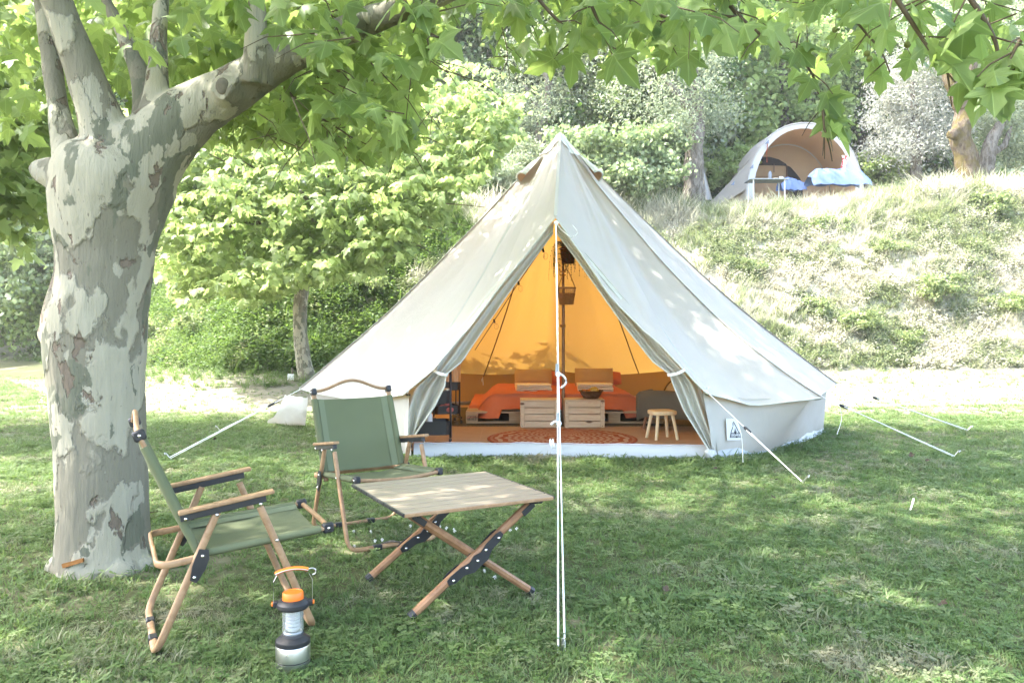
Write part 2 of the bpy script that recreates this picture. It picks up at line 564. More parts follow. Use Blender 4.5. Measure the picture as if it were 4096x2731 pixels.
# ------------------------------------------------------------------ scattering (points carry rotation, scale and which tuft)
def scatter(name, mat_unused, pts, rot, scl, idx, sources, label=None):
    col = bpy.data.collections.new(name + "_sources")      # never linked to the scene
    for o in sources:
        col.objects.link(o)
    me = bpy.data.meshes.new(name)
    n = len(pts)
    me.vertices.add(n)
    me.vertices.foreach_set("co", np.asarray(pts, dtype=np.float32).ravel())
    a = me.attributes.new("rot", 'FLOAT_VECTOR', 'POINT'); a.data.foreach_set("vector", np.asarray(rot, dtype=np.float32).ravel())
    a = me.attributes.new("scl", 'FLOAT', 'POINT'); a.data.foreach_set("value", np.asarray(scl, dtype=np.float32))
    a = me.attributes.new("pick", 'INT', 'POINT'); a.data.foreach_set("value", np.asarray(idx, dtype=np.int32))
    ob = bpy.data.objects.new(name, me)
    COL.objects.link(ob)
    ob['kind'] = 'stuff'
    if label: ob['label'] = label
    ng = bpy.data.node_groups.new(name + "_nodes", 'GeometryNodeTree')
    ng.interface.new_socket("Geometry", in_out='INPUT', socket_type='NodeSocketGeometry')
    ng.interface.new_socket("Geometry", in_out='OUTPUT', socket_type='NodeSocketGeometry')
    N, L = ng.nodes, ng.links
    gi, go = N.new("NodeGroupInput"), N.new("NodeGroupOutput")
    ci = N.new("GeometryNodeCollectionInfo")
    ci.inputs[0].default_value = col
    ci.inputs[1].default_value = True
    ci.inputs[2].default_value = True
    ip = N.new("GeometryNodeInstanceOnPoints")
    def attr(nm, ty):
        q = N.new("GeometryNodeInputNamedAttribute"); q.data_type = ty; q.inputs[0].default_value = nm
        return next(s for s in q.outputs if s.enabled and s.name == "Attribute")
    L.new(gi.outputs[0], ip.inputs["Points"])
    L.new(ci.outputs[0], ip.inputs["Instance"])
    ip.inputs["Pick Instance"].default_value = True
    L.new(attr("pick", 'INT'), ip.inputs["Instance Index"])
    L.new(attr("rot", 'FLOAT_VECTOR'), ip.inputs["Rotation"])
    L.new(attr("scl", 'FLOAT'), ip.inputs["Scale"])
    L.new(ip.outputs[0], go.inputs[0])
    md = ob.modifiers.new("scatter", 'NODES')
    md.node_group = ng
    return ob

def source(name, mb, mat, smooth=0):
    me = bpy.data.meshes.new(name)
    me.from_pydata([tuple(p) for p in mb.v], [], mb.f)
    me.materials.append(mat)
    return bpy.data.objects.new(name, me)

def blade(mb, p, az, h, w, lean, curl, segs=2):
    d = Vector((math.cos(az), math.sin(az), 0))
    s = Vector((-d.y, d.x, 0)) * (w / 2)
    rows = []
    for i in range(segs + 1):
        t = i / segs
        q = p + d * (lean * t + curl * t * t) * h + Vector((0, 0, h * t * (1 - 0.35 * curl * t)))
        k = 1 - 0.55 * t
        if i < segs: rows.append((q - s * k, q + s * k))
        else: rows.append((q,))
    b = len(mb.v)
    for r in rows: mb.v += list(r)
    for i in range(segs - 1):
        mb.f.append((b + 2 * i, b + 2 * i + 1, b + 2 * i + 3, b + 2 * i + 2))
    e = b + 2 * (segs - 1)
    mb.f.append((e, e + 1, e + 2))

def grass_mat(name, g1, g2, dry1, tr, lo=0.5, hi=0.7, psc=1.1):
    t = NT(name)
    pos = t.n("NewGeometry").outputs["Position"]
    rnd = t.n("ObjectInfo").outputs["Random"]
    patch = t.noise(pos, psc, 4, 0.65)
    c = t.mix(rnd, g1, g2)
    k = t.step(t.math('ADD', patch, t.math('MULTIPLY', t.math('SUBTRACT', rnd, 0.5), 0.16)), lo, hi)
    c = t.mix(k, c, dry1)
    b = t.bsdf(c, 0.55, 0.25)
    x = t.n("BsdfTranslucent")
    t.l(t.mix(k, tr, tuple(q * 1.4 for q in dry1)), x.inputs["Color"])
    mx = t.n("MixShader"); mx.inputs[0].default_value = 0.4
    t.l(b.outputs[0], mx.inputs[1]); t.l(x.outputs[0], mx.inputs[2])
    return t.done(mx)

M['grass'] = grass_mat('lawn grass', (0.08, 0.145, 0.04), (0.18, 0.24, 0.095), (0.27, 0.26, 0.17), (0.18, 0.27, 0.07), 0.52, 0.72)
M['weed'] = grass_mat('bank weeds', (0.14, 0.19, 0.08), (0.33, 0.365, 0.21), (0.5, 0.48, 0.37), (0.31, 0.37, 0.15), 0.43, 0.56, 0.7)

random.seed(3)
tufts = []
for k in range(8):
    mb = MB()
    for i in range(15):
        a = random.uniform(0, 2 * PI); r = random.uniform(0, 0.04)
        blade(mb, Vector((r * math.cos(a), r * math.sin(a), -0.005)), random.uniform(0, 2 * PI),
              random.uniform(0.016, 0.036) * (1.35 if k > 5 else 1), random.uniform(0.0035, 0.0068), random.uniform(0.1, 0.7), random.uniform(0, 0.9))
    if k in (1, 4):                     # clover-like leaflets
        for i in range(5):
            a = random.uniform(0, 2 * PI); r = random.uniform(0, 0.04); z = random.uniform(0.015, 0.03)
            c = Vector((r * math.cos(a), r * math.sin(a), z))
            for q in range(3):
                b = a + q * 2.1
                d = Vector((math.cos(b), math.sin(b), 0.15)) * 0.011; s = Vector((-math.sin(b), math.cos(b), 0)) * 0.006
                mb.add([c, c + d * .6 + s, c + d, c + d * .6 - s], [(0, 1, 2, 3)])
    tufts.append(source('grass_tuft', mb, M['grass']))

def lawn_points():
    P = []
    bands = [(2.3, 3.6, 1500), (3.6, 5.2, 1150), (5.2, 7.5, 750), (7.5, 10.5, 420), (10.5, 19, 190)]
    for y0, y1, dens in bands:
        hw = 0.66
        n = int((y1 * y1 - y0 * y0) * hw * dens)
        y = np.sqrt(rng.uniform(y0 * y0, y1 * y1, n))
        x = rng.uniform(-1, 1, n) * (hw * y + 0.25)
        P.append(np.stack([x, y], 1))
    P = np.concatenate(P)
    # not under the tent, thin around the trunk and on the trodden path
    keep = []
    for (x, y) in P:
        inside = ((x - .6) / 2.75) ** 2 + ((y - 9.7) / 2.35) ** 2 < 1 or (-0.85 < x < 1.72 and 7.32 < y < 10)
        bare = mnoise.noise((x * 0.9, y * 0.9, 5.0)) + 0.5 * mnoise.noise((x * 3, y * 3, 2.0))
        p = 1.0
        if bare > 0.42: p = 0.6
        dt = math.hypot(x + 2.05, y - 4.02)
        if dt < 0.22: p = 0
        elif dt < 0.95 and y < 4.5: p = min(p, 0.25 + 0.6 * abs(dt - .3))
        d = y - toe(x)
        if y > 10.6 and d > -4.2: p = 0.14
        if d > 0.3: p = 0
        keep.append((not inside) and random.random() < p)
    return P[np.array(keep)]

P2 = lawn_points()
n = len(P2)
zz = np.array([tz(x, y) for x, y in P2])
rot = np.stack([rng.normal(0, 0.15, n), rng.normal(0, 0.15, n), rng.uniform(0, 2 * PI, n)], 1)
tall = np.array([mnoise.noise((x * 1.3, y * 1.3, 9.0)) for x, y in P2])
scl = rng.uniform(0.75, 1.3, n) * (1.0 + 0.45 * np.clip(tall, -0.5, 0.7)) * (1 + 0.05 * np.clip(P2[:, 1] - 5, 0, 10))
near_tent = np.exp(-((P2[:, 1] - 7.05) / 0.18) ** 2) * (P2[:, 0] > -1.1) * (P2[:, 0] < 2.1)
scl *= 1 + 0.55 * near_tent
dtr = np.hypot(P2[:, 0] + 2.05, P2[:, 1] - 4.02)
scl *= 1 + 1.3 * np.exp(-((dtr - .3) / .1) ** 2) * rng.random(n)
scatter('grass', None, np.column_stack([P2, zz]), rot, scl, rng.integers(0, 8, n), tufts, 'short mown lawn grass with dry and clover patches')

# bank weeds and tall grasses
weeds = []
for k in range(9):
    mb = MB()
    if k < 4:                           # grass clump, some with seed stems
        for i in range(22):
            a = random.uniform(0, 2 * PI); r = random.uniform(0, 0.08)
            blade(mb, Vector((r * math.cos(a), r * math.sin(a), -0.02)), random.uniform(0, 2 * PI),
                  random.uniform(0.1, 0.3) * (1.6 if k == 3 else 1), random.uniform(0.008, 0.014), random.uniform(0.1, 0.5), random.uniform(0, 0.8), 3)
    else:                               # leafy weed
        for i in range(10 + 2 * k):
            a = random.uniform(0, 2 * PI); el = random.uniform(0.1, 1.3); L = random.uniform(0.1, 0.3)
            d = Vector((math.cos(a) * math.cos(el), math.sin(a) * math.cos(el), math.sin(el)))
            for q in range(4):
                c = d * (L * (0.4 + 0.6 * q / 3))
                b = random.uniform(0, 2 * PI)
                e = Vector((math.cos(b), math.sin(b), random.uniform(-.3, .6))).normalized() * random.uniform(0.03, 0.055)
                s = e.cross(Vector((random.uniform(-.5, .5), random.uniform(-.5, .5), 1))).normalized() * e.length * 0.32
                mb.add([c, c + e * .5 + s, c + e, c + e * .5 - s], [(0, 1, 2, 3)])
    weeds.append(source('bank_weed', mb, M['weed']))
pts, sc_, ix = [], [], []
random.seed(21)
while len(pts) < 52000:
    x = random.uniform(-15, 16); y = toe(x) + random.uniform(-1.6, 9.5)
    if abs(x) > 0.70 * y + 0.5: continue
    d = y - toe(x)
    pn = mnoise.noise((x * 0.55, y * 0.55, 4.0)) + 0.4 * mnoise.noise((x * 1.6, y * 1.6, 8.0))
    if x > -2 and d < 3.2 and pn < 0.0 and random.random() < 0.3: continue
    if d < 0 and random.random() < 0.85: continue
    if d < 0 and x < 3.8 and x > -2.5: continue
    pts.append((x, y, tz(x, y)))
    s = random.uniform(0.6, 1.25)
    if 3.9 < d < 6.5: s *= 1.5 if not (4.5 < x < 10.5) else 1.0
    if x < -2.0: s *= 1.25
    if d < 0: s *= 0.45
    sc_.append(s)
    leafy = pn > -0.3 or (x < -2 and random.random() < 0.5)
    if 3.4 < d < 5.2 and random.random() < .4:
        ix.append(3); sc_[-1] *= 1.25
        continue
    ix.append(random.randint(4, 8) if leafy and random.random() < 0.8 else random.randint(0, 3))
pts = np.array(pts); n = len(pts)
rot = np.stack([rng.normal(0, .2, n), rng.normal(0, .2, n), rng.uniform(0, 2 * PI, n)], 1)
sc_ = np.array(sc_); ix = np.array(ix)
M['weedgreen'] = grass_mat('bank undergrowth', (0.055, 0.11, 0.025), (0.13, 0.2, 0.055), (0.3, 0.31, 0.15), (0.17, 0.27, 0.05), 0.56, 0.7, 0.7)
greens = []
for o in weeds:
    me = o.data.copy(); me.materials.clear(); me.materials.append(M['weedgreen'])
    greens.append(bpy.data.objects.new('undergrowth_clump', me))
lf = pts[:, 0] < -1.6 + 0.8 * np.sin(pts[:, 1] * 2.1)
scatter('bank_vegetation', None, pts[~lf], rot[~lf], sc_[~lf], ix[~lf], weeds, 'dry grasses and weeds covering the sunny bank')
scatter('bank_undergrowth', None, pts[lf], rot[lf], sc_[lf] * 1.15, ix[lf], greens, 'green undergrowth hanging over the bank on the left')
# ------------------------------------------------------------------ plane-tree leaves
LEAF_HALF = [(0.02, 0.0), (0.16, -0.09), (0.40, -0.05), (0.335, 0.10), (0.47, 0.20), (0.64, 0.47), (0.45, 0.425), (0.30, 0.40),
             (0.235, 0.46), (0.29, 0.665), (0.16, 0.79), (0.0, 1.0)]
LEAF_LOW = [(0.02, 0.0), (0.38, -0.05), (0.32, 0.14), (0.62, 0.45), (0.27, 0.42), (0.24, 0.70), (0.0, 1.0)]

def leaf_template(half, fold, droop, wave, petiole=True):
    right = half
    left = [(-x, y) for x, y in half[:-1]][::-1]
    ring = right + left
    c = (0.0, 0.22)
    pts = [c] + ring
    if petiole:
        pts = pts + [(0.012, 0.02), (-0.012, 0.02), (0.0, -0.42)]
    P = []
    for (x, y) in pts:
        r = math.hypot(x, y)
        z = -fold * abs(x) - droop * y * abs(y) + wave * math.sin(9 * math.atan2(x, y + .3)) * r
        P.append((x, y, z))
    n = len(ring)
    F = [(0, 1 + i, 1 + (i + 1) % n) for i in range(n)]
    if petiole:
        F.append((n + 1, n + 2, n + 3))
    UV = [(x + 0.5, y + 0.1) for x, y in pts]
    return np.array(P), np.array(F), np.array(UV)

def bulk(name, tmpl_list, pos, X, Yd, Z, scl, rnd, mat, parent=None, which=None):
    """one mesh of many leaves (tip along Yd, face normal Z)"""
    V, Fs, U, Rn = [], [], [], []
    base = 0
    which = np.arange(len(pos)) % len(tmpl_list) if which is None else which
    for k, (P, F, UV) in enumerate(tmpl_list):
        s = np.where(which == k)[0]
        if not len(s): continue
        v = (P[None, :, 0:1] * X[s][:, None, :] + P[None, :, 1:2] * Yd[s][:, None, :] + P[None, :, 2:3] * Z[s][:, None, :]) * scl[s][:, None, None] + pos[s][:, None, :]
        m, q = len(s), len(P)
        V.append(v.reshape(-1, 3))
        Fs.append((F[None] + (np.arange(m) * q)[:, None, None] + base).reshape(-1, 3))
        U.append(np.tile(UV[F.ravel()], (m, 1)))
        Rn.append(np.repeat(rnd[s], q))
        base += m * q
    V = np.concatenate(V); Fs = np.concatenate(Fs); U = np.concatenate(U); Rn = np.concatenate(Rn)
    me = bpy.data.meshes.new(name)
    me.vertices.add(len(V)); me.vertices.foreach_set("co", V.astype(np.float32).ravel())
    me.loops.add(Fs.size); me.loops.foreach_set("vertex_index", Fs.astype(np.int32).ravel())
    me.polygons.add(len(Fs))
    me.polygons.foreach_set("loop_start", np.arange(0, Fs.size, 3, dtype=np.int32))
    uvl = me.uv_layers.new(name="UVMap"); uvl.data.foreach_set("uv", U.astype(np.float32).ravel())
    a = me.attributes.new("rnd", 'FLOAT', 'POINT'); a.data.foreach_set("value", Rn.astype(np.float32))
    me.update(calc_edges=True)
    me.validate()
    return link(name, me, mat, parent)

T_HI = [leaf_template(LEAF_HALF, f, d, w) for f, d, w in ((0.10, 0.2, 0.03), (0.3, 0.4, 0.05), (0.02, 0.55, 0.06), (0.5, 0.15, 0.04), (-0.2, 0.35, 0.05), (0.2, -0.2, 0.05))]
T_LO = [leaf_template(LEAF_LOW, f, d, 0.02, False) for f, d in ((0.1, 0.2), (0.25, 0.3), (0.0, 0.3))]

def norm(a):
    return a / np.maximum(np.linalg.norm(a, axis=1, keepdims=True), 1e-9)

def frames(tip, nrm):
    tip = norm(tip)
    nrm = norm(nrm - tip * (nrm * tip).sum(1, keepdims=True))
    return np.cross(tip, nrm), tip, nrm

def spray(centres, dirs, per, length, size, droop=0.55, up=1.0, jit=0.5):
    """leaves set alternately along short twigs; returns leaf arrays and the twig lines"""
    c = np.repeat(centres, per, 0); d = np.repeat(dirs, per, 0)
    n = len(c)
    k = np.tile(np.arange(per), len(centres))
    s = (k + rng.uniform(0, .6, n)) / per
    side = norm(np.cross(d, np.array([[0, 0, 1.0]])) + 1e-6)
    sg = np.where(k % 2 == 0, 1.0, -1.0)[:, None]
    pos = c + d * (s * length)[:, None] + np.array([0, 0, -1.0]) * (0.12 * length * s * s)[:, None]
    tip = d * 0.45 + side * sg * rng.uniform(0.3, 1.0, (n, 1)) + np.array([[0, 0, -droop]]) + rng.normal(0, jit * 0.6, (n, 3))
    tip = norm(tip)
    nrm = np.array([[0, 0, up]]) + rng.normal(0, jit, (n, 3))
    X, Yd, Z = frames(tip, nrm)
    scl = rng.uniform(size[0], size[1], n)
    pos = pos + Yd * (0.3 * scl)[:, None]
    return pos, X, Yd, Z, scl

def proj(p):
    y = np.maximum(p[:, 1], 0.05)
    return 2048 + FOC * p[:, 0] / y, HZ - FOC * (p[:, 2] - EYE) / y

def keep_mask(p, low, margin=0.0):
    """True where a leaf stays above the crown's lower edge in view"""
    u, v = proj(p)
    lim = np.interp(u, [a for a, b in low], [b for a, b in low])
    inview = (p[:, 1] > 0.2) & (u > -250) & (u < 4350) & (v < 2850)
    return ~inview | ((v < lim - margin) & (p[:, 1] > 2.0))

def split_leaves(arr, count, tmpl, mat, parent, name='leaf', shared=None):
    """the count leaves that show largest become leaf objects, the rest one foliage mesh"""
    pos, X, Yd, Z, scl, rnd = arr
    u, v = proj(pos)
    vis = (pos[:, 1] > 0.5) & (u > 0) & (u < 4096) & (v > 0) & (v < 2000)
    area = scl * np.sqrt(np.abs((Z * norm(pos - np.array([[0, 0, EYE]]))).sum(1)) + 0.05) / np.maximum(pos[:, 1], .5)
    sc = np.where(vis, area, 0)
    top = np.argsort(-sc)[:count]
    top = top[sc[top] > 0]
    rest = np.setdiff1d(np.arange(len(pos)), top)
    origin = np.array(wmat(parent).translation)
    # a few shared leaf meshes of different tone and curl
    meshes = []
    for k in range(10):
        P, F, UV = tmpl[k % len(tmpl)]
        me = bpy.data.meshes.new(name)
        me.from_pydata(P.tolist(), [], F.tolist())
        uvl = me.uv_layers.new(name="UVMap"); uvl.data.foreach_set("uv", UV[F.ravel()].astype(np.float32).ravel())
        a = me.attributes.new("rnd", 'FLOAT', 'POINT'); a.data.foreach_set("value", np.full(len(P), (k * 0.37 + 0.1) % 1.0, dtype=np.float32))
        me.materials.append(mat)
        meshes.append(me)
    for j, i in enumerate(top):
        o = bpy.data.objects.new(name, meshes[j % 10])
        COL.objects.link(o)
        o.parent = parent
        m = Matrix([[X[i][r] * scl[i], Yd[i][r] * scl[i], Z[i][r] * scl[i], pos[i][r] - origin[r]] for r in range(3)] + [[0, 0, 0, 1]])
        o.matrix_basis = m
    fo = bulk('foliage', tmpl, pos[rest] - origin, X[rest], Yd[rest], Z[rest], scl[rest], rnd[rest], mat, parent)
    fo['kind'] = 'stuff'
    return top

M['leaf'] = leaf_mat('plane leaf', (0.085, 0.145, 0.035), (0.18, 0.24, 0.08), (0.36, 0.49, 0.12), 0.5)
M['leaf2'] = leaf_mat('young plane leaf', (0.12, 0.185, 0.048), (0.235, 0.295, 0.12), (0.42, 0.53, 0.18), 0.52, False)
M['bark'] = plane_bark('plane bark')
M['bark2'] = plane_bark('young plane bark', 2.0)
M['twig'] = plain('twig', (0.1, 0.075, 0.045), 0.8, 0.2, scale=20)

# ------------------------------------------------------------------ the big plane tree
TY = 4.02
def organic(name, mbs, mat, parent, voxel=0.012, amp=0.006, freq=6.0, smooth_it=8):
    """fuse overlapping limbs into one skin"""
    me = bpy.data.meshes.new(name)
    me.from_pydata([tuple(p) for p in mbs.v], [], mbs.f)
    tmp = bpy.data.objects.new(name, me)
    COL.objects.link(tmp)
    r = tmp.modifiers.new("r", 'REMESH'); r.mode = 'VOXEL'; r.voxel_size = voxel
    s = tmp.modifiers.new("s", 'SMOOTH'); s.factor = 0.5; s.iterations = smooth_it
    bpy.context.view_layer.update()
    ev = tmp.evaluated_get(bpy.context.evaluated_depsgraph_get())
    out = bpy.data.meshes.new_from_object(ev)
    bpy.data.objects.remove(tmp)
    bpy.data.meshes.remove(me)
    n = len(out.vertices)
    co = np.empty(n * 3); out.vertices.foreach_get("co", co); co = co.reshape(-1, 3)
    no = np.empty(n * 3); out.vertices.foreach_get("normal", no); no = no.reshape(-1, 3)
    d = np.array([mnoise.noise((p[0] * freq, p[1] * freq, p[2] * freq * 0.6)) + 0.45 * mnoise.noise((p[0] * freq * 3.2, p[1] * freq * 3.2, p[2] * freq * 2)) for p in co])
    co += no * (d * amp)[:, None]
    if parent is not None:
        co -= np.array(wmat(parent).translation)
    out.vertices.foreach_set("co", co.ravel())
    out.name = name
    out.materials.clear()
    return link(name, out, mat, parent, 180)

def limb(mb, pts, n=14, steps=26, s=FOC / TY):
    """pts: (u, v, half width px, depth)"""
    P = polyline([px(a[0], a[1], a[3] if len(a) > 3 else TY) for a in pts], steps)
    rad = [a[2] / s for a in pts]
    rr = np.interp(np.linspace(0, 1, steps), np.linspace(0, 1, len(rad)), rad)
    mb.tube(P, list(rr), n, up=(0.3, 1, 0.1))

plane_tree = thing('plane_tree', 'big plane tree with mottled grey and cream bark beside the side-on folding chair', 'tree', gp(415, 2262))
mb = MB()
limb(mb, [(415, 2330, 196), (413, 2240, 184), (414, 2050, 172), (402, 1750, 168), (392, 1550, 178), (384, 1420, 192), (382, 1290, 195), (416, 1120, 177),
          (427, 1000, 182), (429, 900, 204), (440, 800, 222), (458, 720, 232), (475, 650, 215), (490, 600, 150)], 22, 40)
limb(mb, [(470, 800, 190), (552, 665, 165), (640, 565, 140), (722, 488, 124), (802, 428, 108), (887, 380, 97), (1020, 302, 84), (1130, 238, 74), (1250, 178, 66), (1400, 115, 58, 3.9), (1600, 40, 46, 3.7), (1850, -60, 36, 3.5)], 18, 40)
limb(mb, [(440, 640, 105, 3.98), (415, 520, 92, 3.95), (385, 420, 80, 3.93), (320, 240, 66, 3.9), (262, 100, 60, 3.87), (220, -10, 58, 3.85), (150, -180, 52, 3.8)])
limb(mb, [(320, 720, 100, 4.1), (268, 600, 60, 4.2), (232, 420, 42, 4.3), (205, 240, 38, 4.38), (180, 80, 36, 4.42), (155, -80, 34, 4.5)])
limb(mb, [(560, 640, 90, 4.05), (590, 500, 70, 4.1), (585, 400, 56, 4.14), (545, 260, 38, 4.2), (490, 140, 30, 4.3), (420, 0, 24, 4.4)])
limb(mb, [(600, 520, 66, 4.0), (622, 400, 50, 4.0), (632, 250, 40, 4.02), (640, 60, 32, 4.1), (650, -100, 26, 4.2)])
limb(mb, [(1020, 340, 80, 3.98), (1030, 230, 56, 3.96), (1024, 100, 44, 3.95), (1012, -40, 40, 3.95), (1000, -160, 36, 3.95)])
limb(mb, [(330, 740, 90), (250, 705, 74), (190, 688, 58), (150, 684, 44), (128, 690, 26)], 14, 14)
limb(mb, [(1250, 180, 60, 4.1), (1330, 60, 38, 4.4), (1420, -80, 30, 4.8)], 12, 14)
s = FOC / TY
for (u, v, r, dy) in ((222, 1330, 66, 0), (245, 1390, 70, -.05), (300, 1330, 80, -.10), (360, 1345, 80, -.12), (240, 1265, 56, -.05), 
                       (215, 1430, 40, 0), (330, 1400, 80, -.11), (500, 560, 70, -.1), (540, 640, 60, -.12),
                      (250, 2275, 70, -.02), (570, 2275, 62, -.02), (380, 2295, 80, -.14), (480, 2290, 70, -.12)):
    mb.ball(px(u, v, TY + dy), r / s, 14, 9)
# pruning scar on the big limb: swollen ring with a sunk heart
kc = px(898, 352, TY - 0.115)
mb.ball(kc + Vector((0, .05, 0)), 0.088, 16, 10)
ring = [kc + Vector(((0.050 + .010 * math.sin(2 * a + 1)) * math.cos(a), -0.028 + .008 * math.sin(3 * a), (0.060 + .008 * math.sin(3 * a)) * math.sin(a))) for a in np.linspace(0, 2 * PI, 20, endpoint=False)]
mb.tube(ring, 0.010, 8, closed=True, up=(0, 1, 0))
organic('trunk', mb, M['bark'], plane_tree, 0.0115, 0.008, 5.0)
mb = MB()
mb.ball(kc + Vector((0.0, -0.028, 0.0)), (0.034, 0.014, 0.042), 14, 8)
mb.build('branch_scar', plain('scar wood', (0.13, 0.115, 0.085), 0.9, 0.1, var=0.4, scale=40, bump=0.6), plane_tree, 180, world=True)
mb = MB()
q = [px(245, 2256, 3.80), px(330, 2232, 3.775), px(332, 2247, 3.77), px(250, 2272, 3.79)]
mb.add(q + [p + Vector((0, .012, 0)) for p in q], [(0, 1, 2, 3), (7, 6, 5, 4), (0, 4, 5, 1), (1, 5, 6, 2), (2, 6, 7, 3), (3, 7, 4, 0)])
o = mb.build('bark_flake', plain('orange bark', (0.17, 0.08, 0.025), 0.85, 0.1, var=0.35, scale=40), plane_tree, 0, world=True)
o['label'] = 'orange brown flake at the foot of the trunk'

LOW = [(-300, 700), (0, 620), (120, 560), (250, 330), (420, 330), (640, 400), (860, 340), (1000, 420), (1100, 520), (1250, 600), (1420, 640), (1560, 640), (1680, 560), (1720, 330), (1780, 200),
       (1860, 30), (1900, 20), (1960, 250), (2060, 300), (2250, 330), (2440, 340), (2560, 240), (2700, 380), (2800, 200), (2950, 200), (3100, 260), (3230, 600), (3420, 640), (3500, 420),
       (3620, 330), (3700, 430), (3900, 490), (4096, 520), (4400, 520)]
tw = MB()                                # visible twigs
A = [[], [], [], [], []]
def put(arr, flt=True, low=LOW):
    pos, X, Yd, Z, s = arr
    k = keep_mask(pos + Yd * (0.35 * s)[:, None], low, 10) if flt else np.ones(len(pos), bool)
    u, v = proj(pos)                       # the limbs stay free of leaves on this side
    lim = np.interp(u, (330, 420, 600, 760, 1000, 1120, 1250), (60, 150, 260, 120, 40, 120, 130))
    k &= ~((pos[:, 1] < 4.25) & (pos[:, 1] > .3) & (u > 330) & (u < 1240) & (v > lim))
    k &= ~((pos[:, 1] < 4.25) & (pos[:, 1] > .3) & (u > 60) & (u <= 330))
    for q, w in zip(A, (pos[k], X[k], Yd[k], Z[k], s[k])): q.append(w)

def region(u0, u1, v0, v1, y0, y1, n, per=6, length=0.45, size=(0.075, 0.155), twigs=False):
    u = rng.uniform(u0, u1, n); v = rng.uniform(v0, v1, n); y = rng.uniform(y0, y1, n)
    c = np.stack([(u - 2048) / FOC * y, y, EYE + (HZ - v) / FOC * y], 1)
    d = norm(np.stack([rng.normal(0.25, 1, n), rng.normal(-0.1, 0.8, n), rng.normal(-0.25, 0.35, n)], 1))
    put(spray(c, d, per, length, size))
    if twigs:
        for i in range(n):
            tw.tube([c[i], c[i] + d[i] * length * .5 - Vector((0, 0, .03)), Vector(c[i] + d[i] * length * .75) - Vector((0, 0, .09))], [0.0035, 0.0025, 0.0012], 4)

# crown over the left half, behind and between the limbs, then towards the right
region(-100, 300, -100, 620, 4.6, 7.0, 40)
region(150, 900, -120, 300, 4.5, 6.5, 60)
region(300, 1000, -100, 190, 3.3, 3.9, 9, 5)
region(850, 1300, -120, 260, 3.4, 5.6, 34)
region(1150, 1750, -120, 470, 3.4, 5.2, 62, twigs=True)
region(1000, 1700, 320, 600, 4.3, 5.6, 26, twigs=True)
region(700, 1750, -150, 130, 4.0, 8.0, 60)
region(650, 1750, 200, 620, 7.0, 9.3, 170, 6, 0.45, (0.13, 0.19))
region(1900, 2500, -140, 20, 3.4, 5.0, 16, twigs=True)
region(2400, 3400, -140, 40, 3.2, 5.0, 30, twigs=True)
region(3300, 4200, -140, 90, 2.9, 4.6, 20, 5, twigs=True)
region(2000, 2500, 0, 200, 5.5, 8.0, 7, 6, 0.4, (0.10, 0.15))
region(2500, 3000, 20, 180, 5.0, 7.0, 6, 6, 0.4, (0.10, 0.16))

def twig_line(pts, depth, per, size, r0=0.011, step=0.085):
    P = polyline([px(u, v, depth if not hasattr(depth, '__len__') else depth[i]) for i, (u, v) in enumerate(pts)], 24)
    tw.tube(P, list(np.linspace(r0, 0.003, len(P))), 6)
    L = sum((P[i + 1] - P[i]).length for i in range(len(P) - 1))
    n = max(4, int(L / step))
    t = (np.arange(n) + rng.uniform(0, .6, n)) / n
    idx = np.clip((t * (len(P) - 1)).astype(int), 0, len(P) - 2)
    c = np.array([P[i] for i in idx]); d = norm(np.array([P[i + 1] - P[i] for i in idx]))
    side = norm(np.stack([rng.normal(0, 1, n), rng.normal(0, .6, n), rng.normal(-.1, .3, n)], 1))
    dd = norm(d * 0.5 + side)
    put(spray(c, dd, per, 0.13, size, 0.75, 0.75, 0.55))
    for i in range(n):
        tw.tube([c[i], Vector(c[i]) + Vector(dd[i]) * 0.1, Vector(c[i]) + Vector(dd[i]) * 0.15 - Vector((0, 0, .02))], [0.004, 0.003, 0.002], 4)

twig_line([(2860, -60), (2960, 70), (3060, 150), (3170, 200), (3250, 300), (3290, 430), (3320, 520)], 3.6, 2, (0.102, 0.162))
twig_line([(3290, 430), (3300, 520), (3330, 560)], 3.55, 1, (0.153, 0.187), 0.006, 0.05)
twig_line([(3840, -60), (3925, 60), (3985, 180), (3985, 290), (3920, 400)], 2.9, 2, (0.119, 0.170))
twig_line([(4150, 60), (4060, 200), (4010, 330)], 2.8, 2, (0.111, 0.162))
twig_line([(3550, -60), (3640, 80), (3740, 230), (3820, 330)], 3.0, 1, (0.128, 0.170))
twig_line([(2440, -50), (2560, 30), (2700, 90), (2760, 180), (2730, 260)], 4.0, 2, (0.102, 0.153))
twig_line([(2110, -60), (2190, 40), (2270, 120), (2340, 190)], 3.7, 2, (0.128, 0.170))
twig_line([(2330, -60), (2390, 80), (2450, 220)], 3.6, 1, (0.145, 0.178))
twig_line([(1960, -40), (2010, 120), (2030, 230), (2000, 300)], 6.5, 2, (0.102, 0.145), 0.006)
twig_line([(1600, -20), (1700, 120), (1810, 170)], 3.5, 2, (0.128, 0.170))
twig_line([(1250, 180), (1400, 330), (1520, 450), (1600, 540)], 4.1, 2, (0.111, 0.162))
twig_line([(1100, 250), (1180, 400), (1330, 500), (1420, 560)], 4.4, 2, (0.111, 0.153))
twig_line([(2960, 70), (2760, 60), (2650, 90), (2620, 170)], 3.6, 2, (0.102, 0.145), 0.007)
twig_line([(3330, -60), (3420, 80), (3520, 200), (3560, 290)], 3.6, 2, (0.093, 0.136), 0.007)

